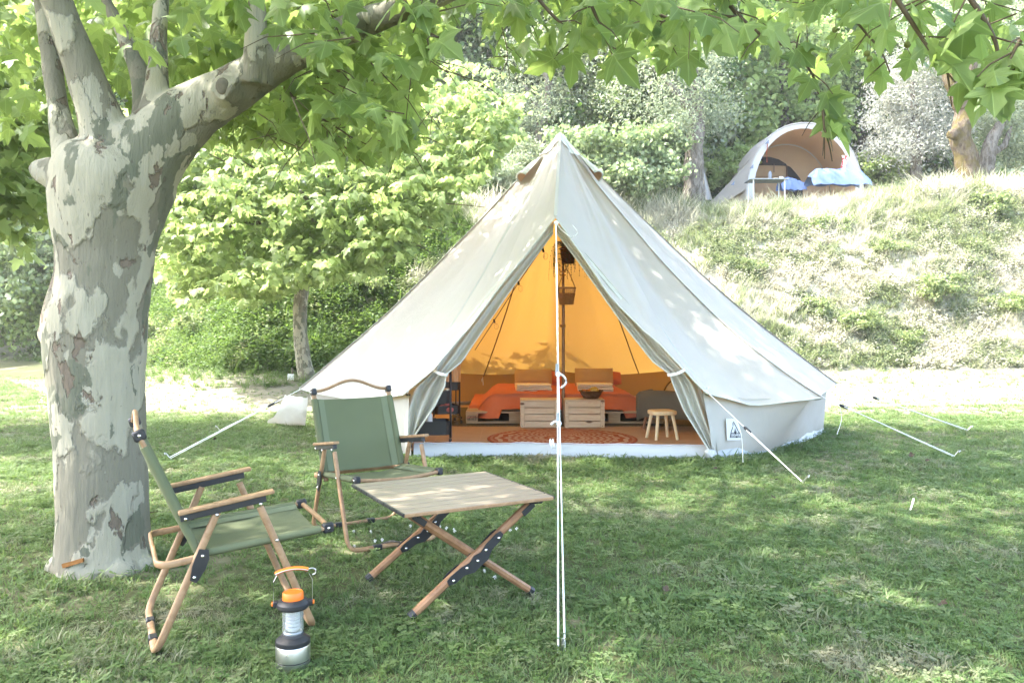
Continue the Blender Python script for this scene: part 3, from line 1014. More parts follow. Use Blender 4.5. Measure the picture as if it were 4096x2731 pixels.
# the crown overhead and out of view, which shades the lawn
def crown_cloud(c, r, n, per, zmin, shell=0.35):
    out = []
    while len(out) < n:
        p = rng.normal(0, 1, 3); p /= np.linalg.norm(p)
        rad = (shell + (1 - shell) * rng.random()) ** 0.6
        q = np.array(c) + p * rad * np.array(r)
        if q[2] > zmin: out.append(q)
    c_ = np.array(out)
    d = norm(np.stack([rng.normal(0, 1, n), rng.normal(0, 1, n), rng.normal(-0.1, 0.35, n)], 1))
    return spray(c_, d, per, 0.5, (0.111, 0.187))
CROWN_LOW = LOW
put(crown_cloud((-2.2, 5.2, 5.8), (5.2, 4.6, 2.9), 720, 7, 3.1), True, [(-300, 640), (250, 250), (900, 240), (1300, 300), (1750, 300), (1820, 60), (1900, 0), (2000, 100), (2600, 60), (3300, 30), (4400, 30)])
put(crown_cloud((0.0, 1.5, 5.5), (4.8, 3.6, 2.4), 400, 7, 3.2), True, [(-300, 0), (4400, 0)])
put(crown_cloud((-4.9, 4.4, 4.8), (1.8, 1.7, 1.2), 210, 7, 3.3), True, [(-300, 300), (200, 200), (400, -30), (4400, -30)])
put(crown_cloud((-0.8, 3.1, 5.6), (3.8, 2.6, 0.9), 300, 7, 4.0), True, [(-300, -30), (4400, -30)])
put(crown_cloud((-3.0, 8.4, 3.95), (1.8, 1.0, .55), 190, 7, 3.2), True, [(-300, 700), (250, 420), (600, 560), (1000, 600), (1700, 600), (1760, 200), (1850, -30), (4400, -30)])
# a low bough whose leaves throw crisp shade on the left of the tent roof
lp = []
while len(lp) < 150:
    s_ = random.random(); t_ = random.random()
    q = Vector((.4, 7.4, 2.2)).lerp(Vector((-2.2, 8.3, .6)), s_).lerp(Vector((.5, 9.3, 3.3)), .8 * t_ * random.random()) + SUN * random.uniform(1.9, 3.9)
    if mnoise.noise(q * 1.1) < -0.08: continue
    lp.append(q)
lp = np.array(lp); n_ = len(lp)
put(spray(lp, norm(np.stack([rng.normal(.4, 1, n_), rng.normal(0, .8, n_), rng.normal(-.15, .3, n_)], 1)), 7, 0.4, (0.10, 0.17)), True,
    [(-300, 700), (250, 420), (600, 560), (1000, 600), (1700, 600), (1760, 200), (1850, -30), (4400, -30)])
# boughs over the bell tent, above the picture's top edge
put(crown_cloud((0.1, 8.1, 5.5), (2.6, 2.0, 0.8), 400, 7, 4.6), True, [(-300, -30), (4400, -30)])
put(crown_cloud((3.2, 7.2, 5.6), (2.4, 2.2, 0.8), 170, 7, 4.6), True, [(-300, -30), (4400, -30)])
pos, X, Yd, Z, scl_ = [np.concatenate(q) for q in A]
rnd_ = rng.random(len(pos))
split_leaves((pos, X, Yd, Z, scl_, rnd_), 300, T_HI, M['leaf'], plane_tree)
tw.build('twigs', M['twig'], plane_tree, 60, world=True, kind='stuff')
# hidden upper branches
mb = MB()
for k in range(16):
    a = random.uniform(0, 2 * PI)
    e = Vector((-1.6 + 3.6 * math.cos(a), 4.8 + 3.0 * math.sin(a), random.uniform(4.8, 7.4)))
    b = px(random.choice((220, 170, 640, 1010)), -170, 4.1)
    if e.y < 3.6 or e.x > 2.0: b = px(1850, -60, 3.5)
    mb.tube(polyline([b, b * 0.5 + e * 0.5 + Vector((0, 0, .5)), e], 10), list(np.linspace(0.05, 0.012, 10)), 7)
mb.build('branches', M['bark'], plane_tree, 180, world=True)
mb = MB()
balls = [(3630, 180, 3.2), (3810, 125, 3.0), (3468, 215, 3.5), (3478, 236, 3.5), (2010, 415, 6.4), (1560, 250, 4.2), (3340, 120, 3.6)]
for i, (u, v, y) in enumerate(balls):
    mb = MB(); c = px(u, v, y)
    mb.ball(c, 0.0135, 12, 8); mb.tube([c, c + Vector((0.004, 0, .05)), c + Vector((0.012, 0.01, .13))], 0.0015, 4)
    mb.build('seed_ball', plain('seed ball', (0.16, 0.17, 0.05), 0.9, 0.1, scale=60, bump=0.8, bscale=200) if i == 0 else bpy.data.materials['seed ball'], plane_tree, 180, world=True)

# ------------------------------------------------------------------ the younger plane tree behind the bell tent
young = thing('young_plane_tree', 'slim young plane tree with bright yellow-green crown behind the left side of the bell tent', 'tree', (-3.72, 14.4, 0.0))
mb = MB()
def limbw(mb, P, rad, n=12, steps=18):
    Q = polyline(P, steps)
    mb.tube(Q, list(np.interp(np.linspace(0, 1, steps), np.linspace(0, 1, len(rad)), rad)), n, up=(.2, 1, .1))
yt = lambda u, v, y=14.4: px(u, v, y)
limbw(mb, [yt(1245, 1600), yt(1225, 1500), yt(1205, 1380), yt(1200, 1250), yt(1212, 1130), yt(1230, 1000)], [.17, .15, .135, .125, .125, .14])
limbw(mb, [yt(1230, 1030), yt(1150, 900), yt(1040, 780), yt(900, 700)], [.11, .08, .06, .035])
limbw(mb, [yt(1230, 1030), yt(1300, 850), yt(1290, 650), yt(1340, 450)], [.11, .09, .06, .035])
limbw(mb, [yt(1235, 1020), yt(1400, 880), yt(1560, 780), yt(1760, 640, 14)], [.1, .075, .05, .025])
limbw(mb, [yt(1235, 1000), yt(1250, 850, 13.6), yt(1200, 760, 12.8)], [.09, .06, .03])
organic('trunk', mb, M['bark2'], young, 0.022, 0.012, 5.0, 4)
YLOW = [(500, 560), (570, 960), (640, 1150), (740, 1230), (900, 1170), (1000, 1230), (1080, 1190), (1200, 1140), (1330, 1120), (1560, 1080), (1640, 1000), (1700, 900), (1790, 880), (1840, 760), (1950, 720),
        (2010, 600), (2090, 560), (2150, 400), (4400, 0)]
A = [[], [], [], [], []]
def ycl(c, r, n, size=(0.10, 0.165), per=9):
    out = []
    while len(out) < n:
        p = rng.normal(0, 1, 3); p /= np.linalg.norm(p)
        q = np.array(c) + p * (0.35 + 0.65 * rng.random() ** 0.7) * np.array(r)
        out.append(q)
    d = norm(np.stack([rng.normal(0, 1, n), rng.normal(-.2, 1, n), rng.normal(-0.15, 0.3, n)], 1))
    pos, X, Yd, Z, s = spray(np.array(out), d, per, 0.5, size, 0.5, 1.0, 0.45)
    u, v = proj(pos)
    lim = np.interp(u, [a for a, b in YLOW], [b for a, b in YLOW])
    k = v < lim
    for q, w in zip(A, (pos[k], X[k], Yd[k], Z[k], s[k])): q.append(w)
# boughs: flattened layers of leaves
for (u, v, y, rx, rz, n) in ((760, 1080, 13.4, .9, .28, 60), (1000, 1120, 12.8, .8, .25, 55), (900, 900, 13.6, 1.3, .5, 110), (1200, 1040, 12.9, .9, .28, 70), (1450, 1010, 13.2, 1.0, .3, 80),
                             (1150, 780, 13.2, 1.3, .5, 120), (1500, 820, 13.4, 1.2, .4, 110), (1700, 700, 13.4, 1.1, .4, 95), (1880, 610, 13.8, .9, .35, 70), (1350, 600, 14.2, 1.5, .6, 120),
                             (1700, 480, 14.4, 1.3, .5, 100), (1900, 380, 15.0, .9, .5, 60), (1050, 620, 14.4, 1.5, .6, 120), (780, 700, 14.8, 1.2, .7, 90), (1500, 380, 15.0, 1.6, .6, 100), (650, 900, 14.6, 0.9, .6, 55), (640, 560, 14.2, 1.0, .5, 60), (850, 460, 14.6, 1.3, .5, 80), (1150, 400, 14.8, 1.4, .5, 90), (560, 780, 14, .7, .5, 40), (1960, 480, 14, .7, .45, 50), (1990, 640, 13.6, .5, .3, 30), (1640, 900, 13, .8, .3, 50)):
    ycl(px(u, v + 40, y), (rx * 1.25, rx * 1.1, rz * 1.7), int(n * 1.15))
pos, X, Yd, Z, scl_ = [np.concatenate(q) for q in A]
split_leaves((pos, X, Yd, Z, scl_, rng.random(len(pos))), 300, T_LO, M['leaf2'], young)
mb = MB()
for k in range(30):
    a = px(random.uniform(700, 1950), random.uniform(550, 1050), random.uniform(13, 14.2))
    b = yt(1260, 900)
    b = b.lerp(a, 0.45) + Vector((0, 0, .15))
    mb.tube(polyline([b, b.lerp(a, .5) + Vector((0, 0, .08)), a], 6), [.02, .016, .013, .01, .007, .004], 5)
mb.build('twigs', M['twig'], young, 60, world=True, kind='stuff')

# the crown of another plane tree that reaches in behind the big trunk
side = thing('plane_tree', 'plane tree whose boughs reach in past the left of the big trunk', 'tree', (-6.9, 9.0, 0.0))
mb = MB()
limbw(mb, [(-6.9, 9, -.1), (-6.85, 9, 1.2), (-6.9, 9, 2.6)], [.24, .19, .17])
for e in ((-5.2, 8.6, 4.2), (-8.3, 8.6, 4.8), (-6.6, 10.6, 5.0), (-6.9, 7.4, 5), (-5.3, 9.8, 3.4)):
    limbw(mb, [(-6.9, 9, 2.3), Vector((-6.9, 9, 2.8)).lerp(Vector(e), .5) + Vector((0, 0, .2)), e], [.13, .08, .03])
organic('trunk', mb, M['bark2'], side, 0.03, 0.012, 5.0, 4)
A = [[], [], [], [], []]
SLOW = [(-900, 1300), (0, 1130), (120, 1150), (200, 1040), (235, 900), (330, 420), (400, 300), (4400, 0)]
for c, r, n in (((-5.6, 8.8, 2.7), (1.0, 1.0, .5), 110), ((-5.9, 8.8, 3.7), (1.2, 1.2, .7), 150), ((-6.6, 9, 5.0), (2.2, 2.2, 1.2), 220), ((-8.3, 9, 3.9), (1.6, 1.6, 1.3), 160), ((-5.0, 9.2, 4.6), (.9, 1.2, .8), 80)):
    out = []
    for _ in range(n):
        p = rng.normal(0, 1, 3); p /= np.linalg.norm(p)
        out.append(np.array(c) + p * (0.3 + 0.7 * rng.random()) * np.array(r))
    d = norm(np.stack([rng.normal(0, 1, n), rng.normal(0, 1, n), rng.normal(-.15, .3, n)], 1))
    arr = spray(np.array(out), d, 6, 0.45, (0.13, 0.21), 0.5, 1.0, 0.45)
    u, v = proj(arr[0]); k = v < np.interp(u, [a for a, b in SLOW], [b for a, b in SLOW])
    for q, w in zip(A, arr): q.append(w[k])
pos, X, Yd, Z, scl_ = [np.concatenate(q) for q in A]
split_leaves((pos, X, Yd, Z, scl_, rng.random(len(pos))), 60, T_LO, M['leaf2'], side)

# ------------------------------------------------------------------ wood behind: olives, shrubs and broadleaved trees
def crown_mesh(name, blobs, n, size, mat, elong=0.45, seed=0, up=0.6):
    """diamond leaves packed in uneven clumps; blobs (cx, cy, cz, rx, ry, rz)"""
    g = np.random.default_rng(seed)
    P = []
    vol = np.array([b[3] * b[4] * b[5] for b in blobs]) ** 0.7
    for b, k in zip(blobs, (vol / vol.sum() * n).astype(int)):
        nc = max(6, k // 110)
        dirs = g.normal(0, 1, (nc, 3)); dirs /= np.linalg.norm(dirs, axis=1, keepdims=True)
        cc = np.array(b[:3]) + dirs * (0.45 + 0.55 * g.random((nc, 1))) * np.array(b[3:])
        w = g.integers(0, nc, k)
        spread = 0.19 * np.mean(b[3:])
        P.append(cc[w] + g.normal(0, 1, (k, 3)) * np.array([1.1, 1.1, 0.7]) * spread)
    P = np.concatenate(P); m = len(P)
    tip = norm(g.normal(0, 1, (m, 3)) + np.array([[0, 0, -0.1]]))
    nr = g.normal(0, 1, (m, 3)) + np.array([[0, 0, up]])
    X, Yd, Z = frames(tip, nr)
    t = (np.array([(0, 0, 0), (elong, .5, .04), (0, 1, 0), (-elong, .5, .04)]), np.array([(0, 1, 2), (0, 2, 3)]), np.array([(.5, 0), (1, .5), (.5, 1), (0, .5)]))
    o = bulk(name, [t], P, X, Yd, Z, g.uniform(size[0], size[1], m), g.random(m), mat)
    return o

def tint(name, dark, light, trans, tf=0.45):
    return leaf_mat(name, dark, light, trans, tf, False, 0.5)
M['olive'] = tint('olive leaf', (0.21, 0.26, 0.15), (0.39, 0.43, 0.30), (0.38, 0.44, 0.24), 0.4)
M['paleolive'] = tint('silver leaf', (0.30, 0.315, 0.27), (0.47, 0.475, 0.43), (0.45, 0.46, 0.36), 0.4)
M['bright'] = tint('bright leaf', (0.15, 0.23, 0.06), (0.34, 0.42, 0.17), (0.44, 0.56, 0.17))
M['pale'] = tint('pale flowering leaf', (0.15, 0.22, 0.08), (0.42, 0.46, 0.3), (0.32, 0.42, 0.16))
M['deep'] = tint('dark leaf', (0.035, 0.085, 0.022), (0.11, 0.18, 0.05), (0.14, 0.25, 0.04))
M['shrubleaf'] = tint('bank shrub leaf', (0.15, 0.2, 0.075), (0.3, 0.34, 0.17), (0.3, 0.38, 0.13))

def rough_bark(name, a, b, moss=None):
    t = NT(name)
    co = t.coord("Object", (1, 1, 0.35))
    n = t.noise(co, 11, 5, 0.7, 0.6)
    c = t.mix(t.step(n, .35, .65), a, b)
    if moss:
        c = t.mix(t.step(t.noise(t.coord(), 3.5, 3), .45, .6), c, moss)
    return t.done(t.bsdf(c, 0.95, 0.1, 0, t.bump(n, 0.9, 0.06)))
M['olivebark'] = rough_bark('olive bark', (0.1, 0.085, 0.065), (0.26, 0.235, 0.2))
M['mossbark'] = rough_bark('mossy bark', (0.07, 0.05, 0.035), (0.15, 0.125, 0.085), (0.1, 0.08, 0.03))

def tree(name, label, base, trunk, crown, n, size, mat, bark, seed, voxel=0.05, elong=0.45, cat='tree', group=None):
    """trunk: list of limbs [(points, radii)] and crown blobs, in world places"""
    t = thing(name, label, cat, base, 0, group)
    if trunk:
        mb = MB()
        for P, r in trunk: limbw(mb, P, r, 10, 14)
        organic('trunk', mb, bark, t, voxel, 0.05, 3.5, 3)
    o = crown_mesh('crown', [(b[0] - base[0], b[1] - base[1], b[2] - base[2], b[3], b[4], b[5]) for b in crown], n, size, mat, elong, seed)
    o.parent = t
    return t

def blob(u, v, y, ru, rv, ry=None):
    p = px(u, v, y); k = y / FOC
    return (p.x, p.y, p.z, ru * k, (ry if ry else ru * k), rv * k)
G = lambda x, y: Vector((x, y, tz(x, y)))
def ground_at(u, y):
    return G((u - 2048) / FOC * y, y)

b = ground_at(2785, 21.8)
tree('olive_tree', 'silvery olive tree with straight grey trunk just left of the far dome tent', b,
     [([b - Vector((0, 0, .3)), px(2775, 700, 21.8), px(2780, 560, 21.8), px(2790, 430, 22), px(2770, 250, 22)], [.33, .27, .24, .2, .1]),
      ([px(2785, 480, 21.9), px(2700, 360, 22), px(2560, 220, 22)], [.16, .11, .05])],
     [blob(2620, 330, 22, 260, 210), blob(2740, 180, 22.4, 230, 170), blob(2800, 400, 22.2, 170, 130), blob(2560, 180, 22.4, 180, 150), blob(2690, 520, 21.6, 130, 80)], 15000, (0.07, 0.13), M['olive'], M['olivebark'], 1, elong=0.22)
b = ground_at(3880, 21.6)
tree('olive_tree', 'old olive tree with thick mossy knotted trunk at the right of the far dome tent', b,
     [([b - Vector((0, 0, .3)), px(3868, 640, 21.6), px(3838, 540, 21.6), px(3860, 450, 21.6), px(3800, 330, 21.6), px(3770, 180, 21.8)], [.36, .3, .27, .25, .17, .1]),
      ([px(3850, 480, 21.6), px(3870, 300, 21.7), px(3950, 120, 22), px(4020, -40, 22)], [.2, .17, .14, .1]), ([px(3820, 530, 21.5), px(3800, 540, 21.3)], [.17, .12])],
     [blob(3760, 120, 22.6, 240, 170), blob(4000, 60, 22.8, 200, 180), blob(3850, 250, 23, 150, 120)], 9000, (0.07, 0.13), M['olive'], M['mossbark'], 2, elong=0.22)
b = ground_at(3935, 23.2)
tree('olive_tree', 'small olive tree with dark leaning trunk behind the mossy one', b,
     [([b - Vector((0, 0, .3)), px(3955, 600, 23.2), px(3990, 520, 23.2), px(4030, 440, 23.2)], [.24, .2, .16, .1]), ([px(3960, 610, 23.2), px(4010, 590, 23.2), px(4050, 500, 23.2)], [.12, .1, .05])],
     [blob(4060, 430, 23.6, 170, 150), blob(3990, 560, 23.9, 130, 100), blob(4120, 560, 23.4, 130, 110)], 9000, (0.07, 0.13), M['olive'], M['olivebark'], 3, elong=0.22)
b = ground_at(3660, 23.6)
tree('silver_tree', 'dense silver-white bushy tree between the far dome tent and the mossy olive', b, [([b - Vector((0, 0, .3)), px(3665, 560, 23.6), px(3650, 330, 23.6)], [.2, .16, .08])],
     [blob(3640, 560, 23.6, 170, 130), blob(3620, 390, 23.8, 160, 150), blob(3720, 260, 24, 150, 140), blob(3740, 520, 23.4, 130, 130), blob(3560, 480, 23.8, 80, 120)], 19000, (0.07, 0.13), M['paleolive'], M['olivebark'], 4, elong=0.2)
b = ground_at(3150, 27.5)
tree('broadleaf_tree', 'tall bright green broadleaf tree standing behind the far dome tent', b, [([b - Vector((0, 0, .3)), px(3150, 500, 27.5), px(3120, 200, 27.5)], [.3, .22, .1]), ([px(3150, 520, 27.5), px(3280, 330, 27.6), px(3330, 200, 27)], [.16, .1, .05])],
     [blob(3060, 330, 27, 190, 150), blob(2960, 520, 26.6, 160, 110), blob(3230, 230, 27.4, 200, 150), blob(3060, 150, 27.5, 200, 130), blob(3290, 450, 27, 130, 130), blob(2900, 640, 26.4, 110, 70)], 17000, (0.11, 0.19), M['bright'], M['olivebark'], 5)
b = ground_at(3470, 28.5)
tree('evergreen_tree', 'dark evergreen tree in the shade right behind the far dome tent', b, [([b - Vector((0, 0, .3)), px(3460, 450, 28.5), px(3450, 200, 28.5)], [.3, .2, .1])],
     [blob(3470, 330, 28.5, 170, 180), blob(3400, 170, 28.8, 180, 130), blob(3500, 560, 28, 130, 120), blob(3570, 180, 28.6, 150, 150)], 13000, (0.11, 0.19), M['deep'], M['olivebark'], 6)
b = ground_at(2450, 20.5)
tree('elder_bush', 'pale flowering elder bush right behind the peak of the bell tent', b, None,
     [blob(2330, 570, 20.6, 130, 90), blob(2470, 600, 20.5, 150, 100), blob(2580, 690, 20.4, 140, 80), blob(2440, 730, 20.3, 170, 70), blob(2640, 560, 21, 110, 80), blob(2280, 680, 20.2, 110, 80)], 14000, (0.08, 0.14), M['pale'], None, 7, cat='bush')
b = ground_at(2560, 24.5)
tree('broadleaf_tree', 'light green tree rising between the bell tent peak and the straight olive trunk', b, [([b - Vector((0, 0, .3)), px(2500, 500, 24.5), px(2480, 300, 24.5)], [.25, .16, .08])],
     [blob(2470, 400, 24.6, 180, 140), blob(2380, 480, 24.5, 110, 90), blob(2620, 520, 24.2, 130, 90)], 9000, (0.1, 0.17), M['bright'], M['olivebark'], 8)
b = ground_at(2180, 23.5)
tree('olive_tree', 'tall grey olive tree just left of the bell tent peak', b, [([b - Vector((0, 0, .3)), px(2170, 520, 23.5), px(2200, 380, 23.5), px(2160, 220, 23.5)], [.26, .2, .14, .07]), ([px(2180, 480, 23.5), px(2090, 330, 23.5)], [.12, .05])],
     [blob(2170, 290, 23.6, 190, 170), blob(2080, 450, 23.4, 150, 130), blob(2250, 450, 23.8, 130, 120), blob(2300, 220, 24, 160, 150), blob(2050, 640, 22.6, 120, 80)], 16000, (0.07, 0.13), M['olive'], M['olivebark'], 9, elong=0.22)
b = ground_at(2090, 20.4)
tree('olive_bush', 'low grey-leaved bush against the left slope of the bell tent roof', b, None,
     [blob(2010, 690, 20.5, 110, 60), blob(2110, 620, 20.8, 90, 80), blob(1960, 740, 20.4, 90, 45)], 6500, (0.06, 0.11), M['olive'], None, 10, elong=0.25, cat='bush')
b = ground_at(1880, 20.6)
tree('laurel_bush', 'dark green laurel bush at the top of the bank left of the bell tent', b, None, [blob(1880, 780, 20.6, 110, 55), blob(1800, 800, 20.8, 80, 40), blob(1960, 790, 20.4, 80, 40)], 6000, (0.09, 0.15), M['deep'], None, 11, cat='bush')
b = ground_at(1560, 25)
tree('silver_tree', 'tall silvery tree seen through the leaves above the young plane tree', b, [([b - Vector((0, 0, .3)), px(1560, 450, 25), px(1540, 200, 25)], [.3, .2, .1])],
     [blob(1560, 300, 25, 230, 190), blob(1420, 420, 25, 200, 170), blob(1720, 330, 25.4, 150, 140), blob(1660, 560, 24.6, 180, 120)], 15000, (0.08, 0.14), M['paleolive'], M['olivebark'], 12, elong=0.22)
b = ground_at(2790, 27)
tree('broadleaf_tree', 'yellow-green tree filling the gap above the straight olive trunk', b, [([b - Vector((0, 0, .3)), px(2790, 420, 27), px(2800, 200, 27)], [.25, .18, .08])],
     [blob(2870, 330, 27.4, 150, 160), blob(2700, 520, 26.6, 150, 110), blob(2860, 120, 27.8, 180, 140)], 11000, (0.1, 0.18), M['bright'], M['olivebark'], 13)
b = ground_at(3330, 24.6)
tree('leafy_bush', 'bright bush tucked beside the right end of the far dome tent', b, None, [blob(3540, 690, 24.2, 80, 50), blob(3480, 660, 24.8, 60, 50)], 3500, (0.08, 0.13), M['bright'], None, 14, cat='bush')
b = ground_at(2900, 24.4)
tree('leafy_bush', 'bright bush between the straight olive trunk and the far dome tent', b, None, [blob(2880, 680, 24.2, 70, 60), blob(2950, 640, 24.6, 80, 60)], 4000, (0.08, 0.13), M['bright'], None, 15, cat='bush')

# the mass of the wood further back, read as one: many crowns joined
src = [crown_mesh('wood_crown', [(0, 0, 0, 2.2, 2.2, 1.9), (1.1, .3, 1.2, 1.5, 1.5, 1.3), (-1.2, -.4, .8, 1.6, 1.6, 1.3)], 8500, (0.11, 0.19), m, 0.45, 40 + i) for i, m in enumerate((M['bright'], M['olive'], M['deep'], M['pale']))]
for o in src:
    COL.objects.unlink(o)
pts, pk, sc_ = [], [], []
random.seed(5)
for k in range(330):
    y = random.uniform(25.5, 42); x = random.uniform(-0.75, 0.75) * y
    z0 = tz(x, y)
    for h in (1.2, 3.6, 6.2):
        p = np.array([[x, y, z0 + h]])
        u, v = proj(p)
        if 1740 < u[0] < 1990 and v[0] < 420 + 1.6 * 0: continue
        if random.random() < 0.2: continue
        if u[0] > 2650 and y < 30.5: continue
        pts.append((x + random.uniform(-.8, .8), y, z0 + h)); pk.append(random.choice((0, 0, 0, 1, 2, 2, 3)) if u[0] > 1300 else random.choice((0, 0, 2, 2, 3)))
        sc_.append(random.uniform(0.8, 1.3))
n = len(pts)
scatter('woods', None, np.array(pts), np.stack([rng.normal(0, .2, n), rng.normal(0, .2, n), rng.uniform(0, 6.28, n)], 1), sc_, pk, src, 'sunlit wood of mixed trees filling the hill behind')

# shrubs on the bank
random.seed(9)
sp = tree('bank_shrub', 'low leafy shrub on the sunny bank', (0, 0, 0), None, [(0, 0, .16, .6, .55, .26), (.5, .1, .1, .45, .45, .2), (-.5, -.15, .1, .5, .4, .2), (.1, .4, .2, .5, .4, .25)], 2600, (0.05, 0.10), M['shrubleaf'], None, 30, cat='shrub')
spots = [(3290, 1.2, 1.3, 'round green shrub high on the bank below the far dome tent'), (3560, 2.0, 1.0, 'small shrub halfway up the bank right of the tent roof'), (3920, 1.0, 1.5, 'large shrub near the bank top at the right edge'),
         (3230, 3.2, 1.0, 'green shrub on the bank just above the right roof edge of the bell tent'), (3420, 3.6, 1.15, 'wide yellow-green shrub in the middle of the bank'), (3720, 3.0, 1.2, 'olive green shrub mid bank below the mossy olive'),
         (4040, 3.2, 1.35, 'bushy shrub on the bank beside the right picture edge'), (3000, 2.2, 0.8, 'small tuft of a shrub beside the tent roof below the olive trunk'), (3600, 3.9, 0.8, 'low shrub at the foot of the bank right of centre'),
         (850, 3.0, 1.3, 'dark green shrub on the left bank between the two plane trunks'), (640, 2.4, 1.4, 'tall green shrub on the left bank beside the big trunk'), (1500, 2.6, 1.1, 'shrub on the bank just right of the young plane trunk'),
         (1010, 1.6, 1.2, 'shrub high on the left bank under the young plane crown')]
for i, (u, f, s_, lab) in enumerate(spots):
    y = toe((u - 2048) / FOC * 18) + 4.6 - f
    x = (u - 2048) / FOC * y
    o = again(sp, (x, y, tz(x, y) - 0.02), random.uniform(0, 6.28), lab, (s_ * random.uniform(.65, .9), s_ * .7, s_ * random.uniform(.55, .9))) if i else sp
    if i == 0:
        o.location = (x, y, tz(x, y)); o.scale = (s_ * .8, s_ * .7, s_ * .65); o['label'] = lab
    o['group'] = 'shrubs growing on the bank'
# ------------------------------------------------------------------ bell tent
APEX = Vector((0.565, 9.4, 3.445))
DOOR = px(2222, 866, 7.40)
FR = px(2832, 1571, 7.02); FL = px(1612, 1578, 7.0)
ring_pts = [
    (DOOR, 0), (px(2444, 1192, 7.24), 0), (px(2735, 1477, 7.07), 0), (FR, .13),
    (px(3292, 1588, 7.35), .2), (px(3345, 1536, 8.9), .1), (Vector((3.55, 10.6, .52)), .06), (Vector((2.3, 12.0, .5)), .05), (Vector((0.6, 12.35, .5)), .05),
    (Vector((-1.15, 12.0, .5)), .05), (Vector((-2.35, 10.6, .52)), .05), (px(1202, 1556, 8.6), .07), (FL, .07), (px(1738, 1480, 7.07), 0), (px(1975, 1180, 7.24), 0), (DOOR, 0)]
tent = thing('bell_tent', 'big beige bell tent with its door open and orange light inside', 'tent', (0.57, 9.4, 0))

def ring_at(k, s):
    a, b = ring_pts[k], ring_pts[k + 1]
    p = a[0].lerp(b[0], s)
    sg = lerp(a[1], b[1], s)
    if 3 <= k <= 11:                                   # eaves hang between the guys
        q = math.sin(PI * s)
        p = p + Vector((0, 0, -.055 * q)) + (Vector((APEX.x, APEX.y, p.z)) - p) * (0.035 * q)
    return p, sg

def roof_pt(k, s, t):
    p, sg = ring_at(k, s)
    q = APEX.lerp(p, t)
    h = (Vector((p.x, p.y, 0)) - Vector((APEX.x, APEX.y, 0)))
    if h.length > 1e-3: h.normalize()
    inw = (-h + Vector((0, 0, -1))).normalized()
    bulge = 4 * t * (1 - t) * (0.75 + 0.5 * t)
    pan = math.sin(PI * s) if 3 <= k <= 11 else 0.0
    q = q + inw * (sg * bulge + 0.045 * pan * t)
    ang = math.atan2(p.x - APEX.x, -(p.y - APEX.y))
    w = mnoise.noise((ang * 9 + 0.6 * t, t * 1.3, 2.0)) * 0.022 + mnoise.noise((ang * 22 + 1.5 * t, t * 2.2, 7.0)) * 0.011 + mnoise.noise((k * 3.3 + s * 30, t * 3, 4.0)) * 0.008 * math.exp(-min(s, 1 - s) * 9) + mnoise.noise((q.x * 1.2, q.y * 1.2, q.z * 1.2)) * 0.018
    fade = min(1, t * 3) * (1 if k not in (0, len(ring_pts) - 2) else min(1, (s if k == 0 else 1 - s) * 4 + (1 - t)))
    return q + inw * w * fade

NS, NT_ = 14, 44
ts = [0.012 + 0.988 * (i / NT_) for i in range(NT_ + 1)]
cols = [(k, j / NS) for k in range(len(ring_pts) - 1) for j in range(NS)] + [(len(ring_pts) - 2, 1.0)]
mb = MB()
mb.grid([[roof_pt(k, s, t) for (k, s) in cols[::-1]] for t in ts])
mb.build('roof', M['canvas'], tent, 180, world=True)

# taped seams along the guy lines, a hair proud
tape = cloth('seam tape', (0.45, 0.435, 0.385), 0.9)
for k in (0, 3, 4, 5, 11, 12):
    pts = [roof_pt(k, 0.0, t) for t in np.linspace(.02, 1, 22)]
    n = [(roof_pt(k, 0.0, t) - APEX) for t in np.linspace(.02, 1, 22)]
    out = []
    for p in pts:
        o_ = Vector((p.x - APEX.x, p.y - APEX.y, 0)); o_.normalize()
        out.append(p + (o_ + Vector((0, 0, 1))).normalized() * 0.003)
    MB().sweep(out, [(-.016, -.002), (.016, -.002), (.016, .002), (-.016, .002)]).build('seam_tape', tape, tent, 0, world=True)
mb = MB()
for k in range(3, 12):
    mb.tube([roof_pt(k, s, 1.0) + Vector((0, 0, -.004)) for s in np.linspace(0, 1, 12)], 0.006, 5)
for k in (0, 1, 2, 12, 13, 14):
    mb.tube([roof_pt(k, s, 1.0) + Vector((0, 0, -.004)) for s in np.linspace(0, 1, 10)], 0.007, 5)
mb.build('eave_hem', M['hood'], tent, 60, world=True)
# dark cords down the inside seams and the loose loops at the wall
for k, s_ in ((8, .62), (7, .2), (6, .3), (9, .7)):
    mb = MB()
    mb.tube([roof_pt(k, s_, t) + Vector(((APEX.x - ring_at(k, s_)[0].x) * .006, -.018, -.012)) for t in np.linspace(.25, 1, 16)], 0.009, 6)
    p = roof_pt(k, s_, 1.0) + Vector((0, -.06, 0))
    mb.build('seam_cord', cloth('dark seam', (0.16, 0.085, 0.03), 0.9), tent, 60, world=True)
    mb = MB()
    mb.tube([p, p + Vector((.01, -.02, -.1)), p + Vector((-.005, -.02, -.24)), p + Vector((-.02, -.02, -.16)), p + Vector((-.01, -.01, -.02))], 0.006, 6)
    mb.build('hanging_loop', M['rope'], tent, 60, world=True)

